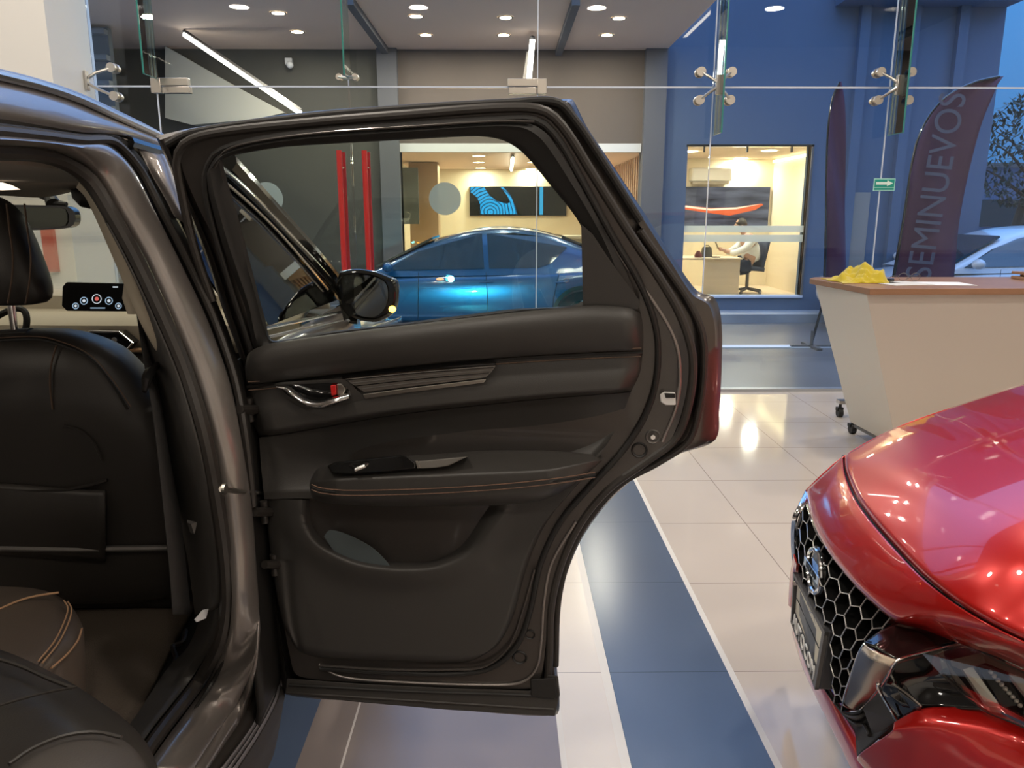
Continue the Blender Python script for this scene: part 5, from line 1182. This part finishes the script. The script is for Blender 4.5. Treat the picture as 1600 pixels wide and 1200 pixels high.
def zl(pts,z,r_,mt,nm,par): 
    m=MB(); m.tube([onz(q[0],q[1],z) for q in cr(pts,30)],r_,6); m.build(nm,mt,par)
zl([(-20,962),(0,951),(40,935),(75,928),(92,926)],.690,.0022,M['stitch2'],'stitching',cu_)
zl([(60,1033),(85,1002),(100,972),(106,950),(100,938)],.690,.0015,M['stitch2'],'stitching',cu_)
zl([(66,1036),(91,1005),(106,975),(112,952),(106,940)],.688,.0015,M['stitch2'],'stitching',cu_)
zl([(80,1044),(105,1022),(122,1000),(128,982)],.672,.0018,M['stitch2'],'stitching',cu_)
bo=dome('rear_seat_bolster',(60,1130),[(-160,1000),(-20,1010),(30,1026),(80,1050),(120,1072),(150,1092),(190,1120),(225,1155),(245,1195),(255,1260),(60,1300),(-160,1300)],.80,.70,M['leather'],3.0)
dome('rear_seat_back',(110,1215),[(15,1196),(50,1172),(100,1152),(150,1146),(190,1155),(215,1176),(235,1210),(245,1260),(120,1300),(0,1300),(0,1230)],.86,.82,mat('taupe_leather',(.060,.052,.046),.5,bump=(380,.3)),3)
zl([(14,1194),(50,1170),(100,1150),(150,1144),(190,1152)],.842,.0025,M['seal'],'seam',bo)
zl([(-20,1025),(30,1040),(80,1062),(115,1075)],.79,.003,M['seal'],'seam',bo)
zl([(-20,1108),(60,1085),(120,1073)],.81,.002,M['seal'],'seam',bo)
# ---------------------------------------------------------------- exterior mirror
mr=[(531,426),(556,422),(585,426),(604,433),(618,440),(621,455),(619,476),(612,490),(600,498),(585,503),(562,500),(545,492),(533,482),(528,460),(527,440)]
P=[ony(a,b,2.52) for a,b in stc(mr,44)]; cc=sum(P)/len(P)
m=MB(); rows=[P,[p+np.array([0,-.012,0])*0+ (p-cc)*.04+np.array([0,.02,0]) for p in P],[cc+(p-cc)*.98+np.array([0,.07,0]) for p in P],[cc+(p-cc)*.70+np.array([0,.12,0]) for p in P],[cc+(p-cc)*.1+np.array([0,.14,0]) for p in P]]
m.grid(rows,closed=True); rows=[P,[cc+(p-cc)*.9+np.array([0,-.006,0]) for p in P],[cc+(p-cc)*.86+np.array([0,.01,0]) for p in P]]; m.grid(rows,closed=True); m.add(rows[-1],[tuple(range(44))])
em=m.build('side_mirror',M['gloss'],suv,angle=50)
P=[ony(a,b,2.517) for a,b in stc([(553,434),(575,430),(600,440),(606,455),(603,478),(588,494),(566,494),(556,488),(553,460)],36)]
m=MB(); m.prism(P,[p+np.array([0,.004,0]) for p in P]); m.build('mirror_glass',mat('side_mirror_glass',(.30,.31,.30),.03,1),em,smooth=False)
m=MB(); m.ball(ony(613,483,2.51),.012,12,8,sc=(1,.8,.9)); m.build('turn_signal',emat('mirror_amber_led',(1,.40,.04),14),em)
m=MB(); m.tube([SD(535,488,.0),ony(545,495,2.56),ony(560,498,2.56)],[.03,.022,.02],8); m.build('mirror_arm',M['gloss'],em)
# pale ring drawing in a badge reflection on the side glass
r0=ony(885,441,1)
DC=mat('pale_reflection',(.35,.36,.36),.5)
def dring(cx_,cy_,rx,ry): 
    P=[D(cx_+rx*math.cos(a),cy_+ry*math.sin(a),-.018) for a in np.linspace(0,2*math.pi,20)]; m=MB(); m.tube(P,.0005,5); m.build('reflection_ring',DC,door)
dring(885,438,3.5,3)
# ================================================================ RED CAR
rc=empty('car',(2.0,1.5,0),'glossy red metallic car with a black honeycomb grille at the lower right','car')
def zz(pts,n=40): return st([onz(*p) for p in pts],n)
def lofts(curves,n=50,nv=10):
    C=[zz(c,n) if len(c[0])==3 and not isinstance(c[0],np.ndarray) else c for c in curves]
    cols=[st([C[k][i] for k in range(len(C))],nv) for i in range(n)]
    return [[cols[i][j] for i in range(n)] for j in range(nv)]
def lpart(name,curves,mt,par=rc,n=50,nv=10,solid=.003,angle=50,soff=0): return MB().grid(lofts(curves,n,nv)).build(name,mt,par,solid=solid,angle=angle,soff=soff)
RP=M['redpaint']
K0=[(1262,765,.700),(1267,795,.700),(1280,830,.700),(1300,864,.700),(1335,908,.700),(1372,945,.700),(1404,969,.700),(1440,978,.700),(1500,1001,.697),(1560,1022,.694),(1600,1040,.69),(1680,1080,.68),(1780,1130,.66)]
K1=[(1317,715,.795),(1319,738,.800),(1333,775,.801),(1358,812,.802),(1395,855,.802),(1440,902,.801),(1490,942,.799),(1545,976,.796),(1600,1003,.790),(1660,1030,.78),(1720,1056,.765),(1790,1085,.74),(1870,1115,.71)]
def midc(A,B,t,dz,dx=0,dy=0): return [((a[0]*(1-t)+b[0]*t)+dx,(a[1]*(1-t)+b[1]*t)+dy,a[2]*(1-t)+b[2]*t+dz) for a,b in zip(A,B)]
K0b=midc(K0,K1,.10,.005)
Km=midc(K0,K1,.5,.008)
nose=lpart('nose_panel',[[(x-2,y+3,z-.018) for x,y,z in K0],K0,K0b,Km,midc(K0,K1,.8,.005),[(x,y,z) for x,y,z in K1]],RP,n=70,nv=24,angle=60)
K1h=[(x+3,y-3,z) for x,y,z in K1]
K2=[(1400,669,.870),(1406,690,.882),(1424,724,.890),(1452,760,.894),(1492,800,.895),(1540,840,.893),(1590,876,.888),(1640,905,.880),(1690,930,.870),(1740,955,.855),(1790,980,.835),(1850,1010,.805),(1920,1040,.77)]
K3=[(1500,633,.925),(1508,650,.937),(1530,680,.946),(1562,712,.951),(1605,748,.953),(1655,784,.951),(1705,816,.946),(1755,842,.938),(1805,866,.926),(1860,890,.910),(1915,915,.888),(1980,945,.855),(2050,975,.82)]
K4=[(1600,601,.968),(1612,618,.980),(1640,645,.989),(1680,676,.994),(1730,710,.996),(1790,745,.994),(1850,776,.988),(1910,804,.980),(1970,828,.968),(2030,852,.950),(2090,876,.925),(2160,905,.89),(2240,935,.85)]
hood=lpart('bonnet',[K1h,midc(K1h,K2,.1,.010),K2,K3,K4],RP,n=80,nv=40,angle=60)
# shut line rubber under the gap
a=zz([(x+1,y-1,z-.012) for x,y,z in K1],70); m=MB(); m.tube(a,.006,6); m.build('bonnet_seal',M['rubber'],rc)
# far wing below the bonnet edge
fe=st([onz(*c[0]) for c in (K0,K1,K2,K3,K4)],40)
far=[[p+np.array([.0,.012,-.006]) for p in fe],[p+np.array([.02,.05,-.05]) for p in fe],[p+np.array([.02,.085,-.16]) for p in fe],[p+np.array([.02,.09,-.32]) for p in fe]]
MB().grid([fe]+far).build('front_wing',RP,rc,solid=.003,angle=60)
ne=st([onz(*c[-1]) for c in (K0,K1,K2,K3,K4)],30)
MB().grid([ne,[p+np.array([.01,-.05,-.06]) for p in ne],[p+np.array([.01,-.08,-.2]) for p in ne],[p+np.array([.0,-.08,-.36]) for p in ne]]).build('front_wing',RP,rc,solid=.003,angle=60)
# windscreen, cabin behind, off to the right
k4=zz(K4,80)
ws=[[p+np.array([.006,0,-.008]) for p in k4],[p+np.array([.45,(1.55-p[1])*.12,.26]) for p in k4],[p+np.array([.85,(1.55-p[1])*.22,.44]) for p in k4]]
MB().grid(ws).build('windscreen',M['tint2'],rc,solid=.005)
MB().grid([[p+np.array([.85,(1.55-p[1])*.22,.445]) for p in k4],[p+np.array([1.6,(1.55-p[1])*.25,.47]) for p in k4],[p+np.array([2.3,(1.55-p[1])*.3,.36]) for p in k4]]).build('roof_panel',RP,rc,solid=.01)
m=MB(); m.box((1.55,.95,.28),(4.3,2.05,.85)); m.build('body',RP,rc,bevel=.08)
m=MB(); m.box((1.02,1.35,.20),(1.6,1.90,.62)); m.build('underbody',M['rubber'],rc,smooth=False)
for (x,y) in ((1.62,2.12),(1.62,.98),(3.7,2.02),(3.7,.98)):
    m=MB(); R=.31; c=32; prof=[(R*.66,-.09),(R,-.08),(R,.08),(R*.66,.09),(R*.66,-.09)]
    m.grid([[(x+q*math.cos(a),y+w,R+q*math.sin(a)) for a in [2*math.pi*j/c for j in range(c)]] for q,w in prof],closed=True); m.build('tyre',M['tyre'],rc)
    m=MB()
    for j in range(5):
        a=2*math.pi*j/5; m.tube([(x,y,R),(x+R*.66*math.cos(a),y+(.05 if y>1.5 else -.05),R+R*.66*math.sin(a))],[.045,.03],6)
    m.build('wheel_rim',M['alloy'],rc)
# grille surface
GT=[(1257,783,.665),(1275,832,.668),(1300,868,.670),(1335,912,.672),(1372,950,.672),(1404,974,.670)]
GB=[(1244,915,.36),(1247,958,.345),(1258,1004,.33),(1278,1052,.32),(1300,1098,.312),(1322,1120,.31)]
gt,gb=zz(GT,40),zz(GB,40)
def GS(s,t,rec=0):
    i=min(max(s,0),1)*39; k_=min(int(i),38); f=i-k_; a=gt[k_]*(1-f)+gt[k_+1]*f; b=gb[k_]*(1-f)+gb[k_+1]*f
    p=a*(1-t)+b*t; p=p+np.array([-.02*math.sin(math.pi*t)+rec,0,0]); return p
MB().grid([[GS(s,t,.055) for s in np.linspace(0,1,30)] for t in np.linspace(0,1,10)]).build('grille_backing',M['rubber'],rc,solid=.004)
MB().grid([[GS(s,0,.0) for s in np.linspace(0,1,30)],[GS(s,0,.055) for s in np.linspace(0,1,30)]]).build('grille_hood',M['gloss'],rc,solid=.003)
MB().grid([[GS(0,t,.0) for t in np.linspace(0,1,12)],[GS(0,t,.055) for t in np.linspace(0,1,12)]]).build('grille_hood',M['gloss'],rc,solid=.003)
m=MB(); Lh,Hh=.62,.36; r_=.036; ccw=r_*math.sqrt(3)
j=0; yv=-r_
meshm=mat('grille_black_gloss',(.012,.012,.012),.16,0,1)
while yv<Hh+r_:
    xv=(-ccw if j%2==0 else -ccw/2)
    while xv<Lh+ccw:
        pts=[(xv+r_*1.0*math.sin(k_*math.pi/3),yv+r_*math.cos(k_*math.pi/3)) for k_ in range(4)]
        for a_,b_ in zip(pts[:-1],pts[1:]):
            ok=all(-.005<=q[0]<=Lh and 0<=q[1]<=Hh for q in (a_,b_))
            if ok:
                A=[GS(q[0]/Lh,q[1]/Hh,.004) for q in (a_,b_)]; B=[GS(q[0]/Lh,q[1]/Hh,.045) for q in (a_,b_)]
                m.grid([A,B],0); m.tube(A,.0016,6,1)
        xv+=ccw
    yv+=r_*1.5; j+=1
m.build('grille_mesh',[meshm,mat('grille_edge_grey',(.5,.48,.46),.25,.7,.5)],rc,solid=0)
# emblem
ec=onz(1297,892,.585)+np.array([-.03,0,0]); eu=GS(.62,.3)-GS(.42,.3); eu/=np.linalg.norm(eu); ev=GS(.5,.1)-GS(.5,.6); ev/=np.linalg.norm(ev); en=np.cross(eu,ev); en/=np.linalg.norm(en)
if en[0]>0: en=-en
ev=np.cross(en,eu); ev*= (1 if ev[2]>0 else -1)
eR=.060
def ecirc(q,w,n=36): return [ec+eu*q*math.cos(a)+ev*q*math.sin(a)+en*w for a in [2*math.pi*i/n for i in range(n)]]
m=MB(); m.grid([ecirc(eR*.99,-.02),ecirc(eR*1.02,.0),ecirc(eR*.96,.006),ecirc(.001,.006)],closed=True); em=m.build('emblem',M['gloss'],rc,angle=50)
m=MB(); c=ecirc(eR*.86,.008); m.tube(c+[c[0]],.0055,8); m.build('emblem_ring',M['chrome'],em)
m=MB(); m.prism([ec+eu*x+ev*y+en*.016 for x,y in ((-eR,-.011),(eR,-.011),(eR,.011),(-eR,.011))],[ec+eu*x+ev*y+en*.004 for x,y in ((-eR,-.011),(eR,-.011),(eR,.011),(-eR,.011))]); m.build('emblem_bar',M['chrome'],em,smooth=False,bevel=.002)
sgn=1 if np.dot(np.cross(eu,ev),en)>0 else -1
text_mesh('NISSAN',.021,.001,'emblem_text',M['gloss'],em,(eu*sgn,ev),ec+en*.0175)
# number plate
TL,TR,BR,BL_=[onz(*q) for q in ((1252,894,.50),(1303,988,.50),(1287,1078,.345),(1247,972,.345))]
off=np.array([-.02,0,0])
u=(TR-TL); u/=np.linalg.norm(u); v=(TL-BL_); v=v-u*np.dot(u,v); v/=np.linalg.norm(v); n_=np.cross(u,v); n_*= (-1 if n_[0]>0 else 1)
def pq(s,t,w=0): return (TL*(1-s)+TR*s)*t+(BL_*(1-s)+BR*s)*(1-t)+n_*w
m=MB(); m.prism([pq(0,1,.012),pq(1,1,.012),pq(1,0,.012),pq(0,0,.012)],[pq(0,1,-.02),pq(1,1,-.02),pq(1,0,-.02),pq(0,0,-.02)]); pl=m.build('plate_frame',mat('plate_frame_black',(.05,.05,.055),.3),rc,smooth=False,bevel=.004)
m=MB(); 
for (s0,s1,t0,t1) in ((0,1,.93,1),(0,1,0,.04),(0,.04,0,1),(.94,1,0,1)):
    m.prism([pq(s0,t1,.020),pq(s1,t1,.020),pq(s1,t0,.020),pq(s0,t0,.020)],[pq(s0,t1,.011),pq(s1,t1,.011),pq(s1,t0,.011),pq(s0,t0,.011)])
m.build('plate_rim',M['grey'],pl,smooth=False)
m=MB(); m.prism([pq(.08,.88,.014),pq(.90,.84,.014),pq(.90,.28,.014),pq(.08,.30,.014)],[pq(.08,.88,.012),pq(.90,.84,.012),pq(.90,.28,.012),pq(.08,.30,.012)]); m.build('plate_card',mat('plate_card_khaki',(.70,.64,.50),.45),pl,smooth=False)
m=MB(); m.prism([pq(.10,.60,.0155),pq(.88,.58,.0155),pq(.88,.57,.0155),pq(.10,.59,.0155)],[pq(.10,.60,.0135),pq(.88,.58,.0135),pq(.88,.57,.0135),pq(.10,.59,.0135)]); m.build('plate_line',M['rubber'],pl,smooth=False)
m=MB(); m.tube([pq(.10,.90,.018),pq(.12,.90,.024)],.006,8); m.build('plate_screw',M['chrome'],pl)
W_=np.linalg.norm(TR-TL)
vv=(TL-BL_)/np.linalg.norm(TL-BL_); uu=(BR-BL_)/np.linalg.norm(BR-BL_)
sg=1 if np.dot(np.cross(u,v),n_)>0 else -1
tx=text_mesh('AUTOCOM',.058,.0015,'plate_text',mat('plate_text_white',(.95,.93,.88),.5),pl,(uu,vv),pq(.50,.16,.019))
def fit(o,par,center,axis,length):
    po=origin(par); c_=center-po; ex=[float(np.dot(np.array(q.co)-c_,axis)) for q in o.data.vertices]; s_=length/(max(ex)-min(ex))
    for q in o.data.vertices:
        d=np.array(q.co)-c_; k_=float(np.dot(d,axis)); q.co=tuple(c_+d+axis*k_*(s_-1))
fit(tx,pl,pq(.5,.16,.019),uu,np.linalg.norm(BR-BL_)*.86)
# V shaped trims
def zprism(name,pts,dn,mt,bev=.002,par=rc,n=0):
    F=[onz(*p) for p in pts]; 
    m=MB(); m.prism(F,[p+np.array(dn) for p in F]); return m.build(name,mt,par,smooth=False,bevel=bev)
vt=lpart('grille_trim',[[(1351,1006,.665),(1372,990,.672),(1403,973,.676)],[(1366,1012,.668),(1400,1000,.672),(1450,986,.675)],[(1399,1031,.655),(1440,1019,.660),(1510,1003,.664)]],M['gloss'],n=16,nv=10,solid=.006)
vt['label']='gloss black top of the grille trim'
tm=mat('dark_satin_chrome',(.42,.37,.33),.22,1)
lpart('grille_trim',[[(1350,1007,.664),(1341,1022,.625),(1329,1057,.53),(1318,1099,.42)],[(1368,1019,.668),(1360,1040,.615),(1347,1075,.51),(1331,1107,.41)],[(1400,1031,.655),(1388,1052,.600),(1366,1084,.50),(1344,1105,.41)]],tm,n=24,nv=10,solid=.006,angle=60)
lpart('trim_reflection_band',[[(1350,1006,.667),(1366,1018,.671),(1400,1031,.659)],[(1346,1016,.648),(1362,1030,.652),(1391,1041,.640)]],mat('cream_reflection_paint',(.85,.76,.62),.3,.6),n=16,nv=4,solid=.002)  # cream band colours in the reflection on the upper grille trim
m=MB(); m.tube(zz([(1350,1006,.668),(1341,1022,.628),(1329,1057,.533),(1317,1100,.423),(1332,1108,.41),(1345,1106,.412),(1367,1085,.502),(1389,1053,.602),(1401,1032,.658),(1440,1020,.662),(1512,1003,.666)],50),.0018,6); m.build('trim_edge',M['chrome'],rc)
m=MB(); m.tube(zz([(1262,768,.69),(1251,792,.675),(1243,806,.655),(1240,825,.61),(1240,855,.54),(1243,900,.44),(1247,935,.39)],40),.008,8,flat=.6); m.build('grille_trim',M['chrome'],rc)
# far bumper corner
lpart('bumper_corner',[[(1241,866,.56),(1235,900,.45),(1232,945,.30)],[(1246,880,.54),(1244,915,.43),(1245,957,.27)],[(1252,880,.52),(1252,915,.42),(1252,950,.27)]],RP,n=16,nv=6)
# splitter lip
lp=lpart('front_lip',[[(1245,1003,.150),(1262,1058,.145),(1284,1105,.14),(1306,1150,.14),(1330,1200,.14),(1352,1250,.14)],[(1238,990,.185),(1254,1042,.18),(1277,1092,.175),(1301,1140,.175),(1327,1192,.175),(1350,1240,.175)],[(1240,982,.245),(1256,1025,.24),(1281,1076,.235),(1309,1128,.235),(1338,1178,.235),(1370,1235,.235)],[(1246,984,.27),(1262,1020,.265),(1290,1070,.262),(1322,1122,.26),(1355,1168,.258),(1400,1225,.255)],[(1256,990,.265),(1272,1022,.26),(1300,1070,.257),(1334,1120,.255),(1362,1160,.25),(1405,1210,.25)]],RP,n=50,nv=16,angle=60)
# lower intake
LT=[(1246,962,.335),(1262,1012,.325),(1288,1075,.315),(1316,1110,.31),(1345,1110,.38),(1372,1090,.42),(1400,1130,.45)]
LB=[(1248,984,.26),(1262,1020,.255),(1290,1070,.25),(1322,1122,.25),(1335,1145,.25),(1338,1160,.25),(1340,1182,.25)]
lpart('lower_intake',[[(x,y,z) for x,y,z in LT],[(x,y,z-.0) for x,y,z in midc(LT,LB,.5,0)],LB],M['rubber'],n=40,nv=8)
for t in (.30,.62): 
    P=zz(midc(LT,LB,t,.012),40); m=MB(); m.tube(P[4:37],.004,6); m.build('intake_slat',M['plastic'],rc)
zprism('intake_side',[(1348,1108,.41),(1374,1070,.50),(1400,1127,.47),(1365,1152,.33)],(.02,0,-.01),M['plastic'])
# black panel between trim and headlamp
lpart('headlamp_surround',[[(1402,1033,.640),(1425,1026,.645),(1450,1018,.650),(1472,1011,.657)],[(1388,1056,.59),(1415,1058,.58),(1450,1060,.58),(1492,1064,.59)],[(1376,1080,.53),(1412,1104,.525),(1470,1108,.54),(1536,1110,.562)]],M['gloss'],n=30,nv=10,solid=.003)
lpart('air_curtain',[[(1376,1066,.545),(1392,1066,.56),(1402,1070,.565),(1440,1104,.55)],[(1384,1092,.50),(1398,1108,.49),(1410,1118,.49),(1438,1108,.54)],[(1396,1122,.47),(1402,1127,.47),(1412,1124,.48),(1436,1110,.53)]],M['gloss'],n=20,nv=8,solid=.003)
m=MB(); m.tube(zz([(1380,1064,.556),(1371,1070,.55),(1378,1086,.52),(1392,1110,.49),(1402,1126,.475)],30),.003,8); m.build('air_curtain_edge',M['chrome'],rc)
m=MB(); m.tube(zz([(1391,1066,.566),(1415,1082,.562),(1440,1104,.553)],20),.002,6); m.build('air_curtain_edge',M['satin'],rc)
lpart('bumper_face',[[(1398,1129,.488),(1436,1109,.535),(1480,1105,.548),(1532,1109,.555),(1575,1126,.555),(1620,1150,.555),(1700,1185,.555)],[(1396,1140,.478),(1440,1135,.515),(1490,1138,.53),(1545,1145,.54),(1590,1160,.54),(1640,1185,.54),(1720,1225,.535)],[(1384,1150,.44),(1430,1165,.455),(1480,1180,.465),(1535,1200,.47),(1600,1225,.47),(1660,1250,.47),(1740,1280,.465)],[(1340,1182,.30),(1375,1215,.29),(1420,1250,.28),(1480,1280,.28),(1560,1310,.28),(1640,1340,.28),(1740,1370,.28)],[(1352,1200,.20),(1380,1240,.20),(1420,1280,.20),(1480,1310,.20),(1560,1340,.20),(1640,1370,.20),(1740,1400,.20)]],RP,n=60,nv=24,angle=60)
# headlamp
HP=[(1440,1017,.655),(1470,1010,.660),(1512,1006,.664),(1560,1024,.668),(1600,1043,.668),(1660,1072,.665),(1680,1160,.60),(1640,1150,.585),(1600,1134,.578),(1565,1120,.572),(1538,1108,.566),(1505,1082,.585),(1470,1050,.62)]
hb=zprism('headlight',[(x,y,z-.065) for x,y,z in HP],(.06,.02,-.03),M['rubber'],.002)
hb['label']='dark housed front lamp with bright reflectors'
def hz(name,pts,mt,dz=-.032,bev=.001): return zprism(name,[(x,y,z+dz) for x,y,z in pts],(.004,0,-.012),mt,bev,hb)
g1=mat('lamp_grey_trim',(.16,.14,.12),.35,.3)
hz('lamp_trim',[(1448,1027,.64),(1470,1022,.645),(1484,1040,.63),(1535,1103,.575),(1522,1100,.575)],g1,-.022)
hz('lamp_trim',[(1484,1031,.65),(1535,1019,.66),(1600,1046,.66),(1600,1052,.655),(1538,1027,.65),(1500,1038,.64)],g1,-.020)
w1=mat('lamp_reflector',(.75,.74,.70),.15,.6)
hz('lamp_reflector',[(1500,1040,.640),(1522,1033,.645),(1521,1043,.64),(1560,1098,.590),(1563,1106,.585),(1545,1103,.585),(1538,1096,.59)],w1)
hz('lamp_reflector',[(1575,1052,.640),(1602,1049,.645),(1640,1062,.65),(1640,1110,.61),(1606,1090,.61)],w1,-.028)
hz('lamp_bowl',[(1523,1034,.645),(1545,1031,.65),(1570,1045,.645),(1600,1100,.60),(1600,1125,.585),(1566,1106,.585)],M['gloss'],-.040)
for i in range(9):
    t=i/8; p=onz(1548+t*46,1050+t*52,.640-t*.05-.026); m=MB(); m.ball(p,.0045,10,6); m.build('lamp_element',w1,hb)
m=MB(); F=[onz(x,y,z+.004) for x,y,z in HP]; m.prism(F,[p-np.array([0,0,.004]) for p in F]); m.build('lamp_lens',glassmat('lamp_lens_glass',(.92,.92,.90),.35),hb,smooth=False)
m=MB(); m.tube(zz([(1440,1018,.656),(1470,1011,.661),(1512,1007,.665),(1560,1025,.669),(1600,1044,.669),(1680,1082,.665)],30),.003,6); m.build('lamp_edge',M['rubber'],rc)
m=MB(); m.tube(zz([(1472,1052,.62),(1505,1083,.587),(1538,1109,.568),(1565,1121,.574),(1600,1135,.58),(1680,1170,.59)],30),.003,6); m.build('lamp_edge',M['rubber'],rc)
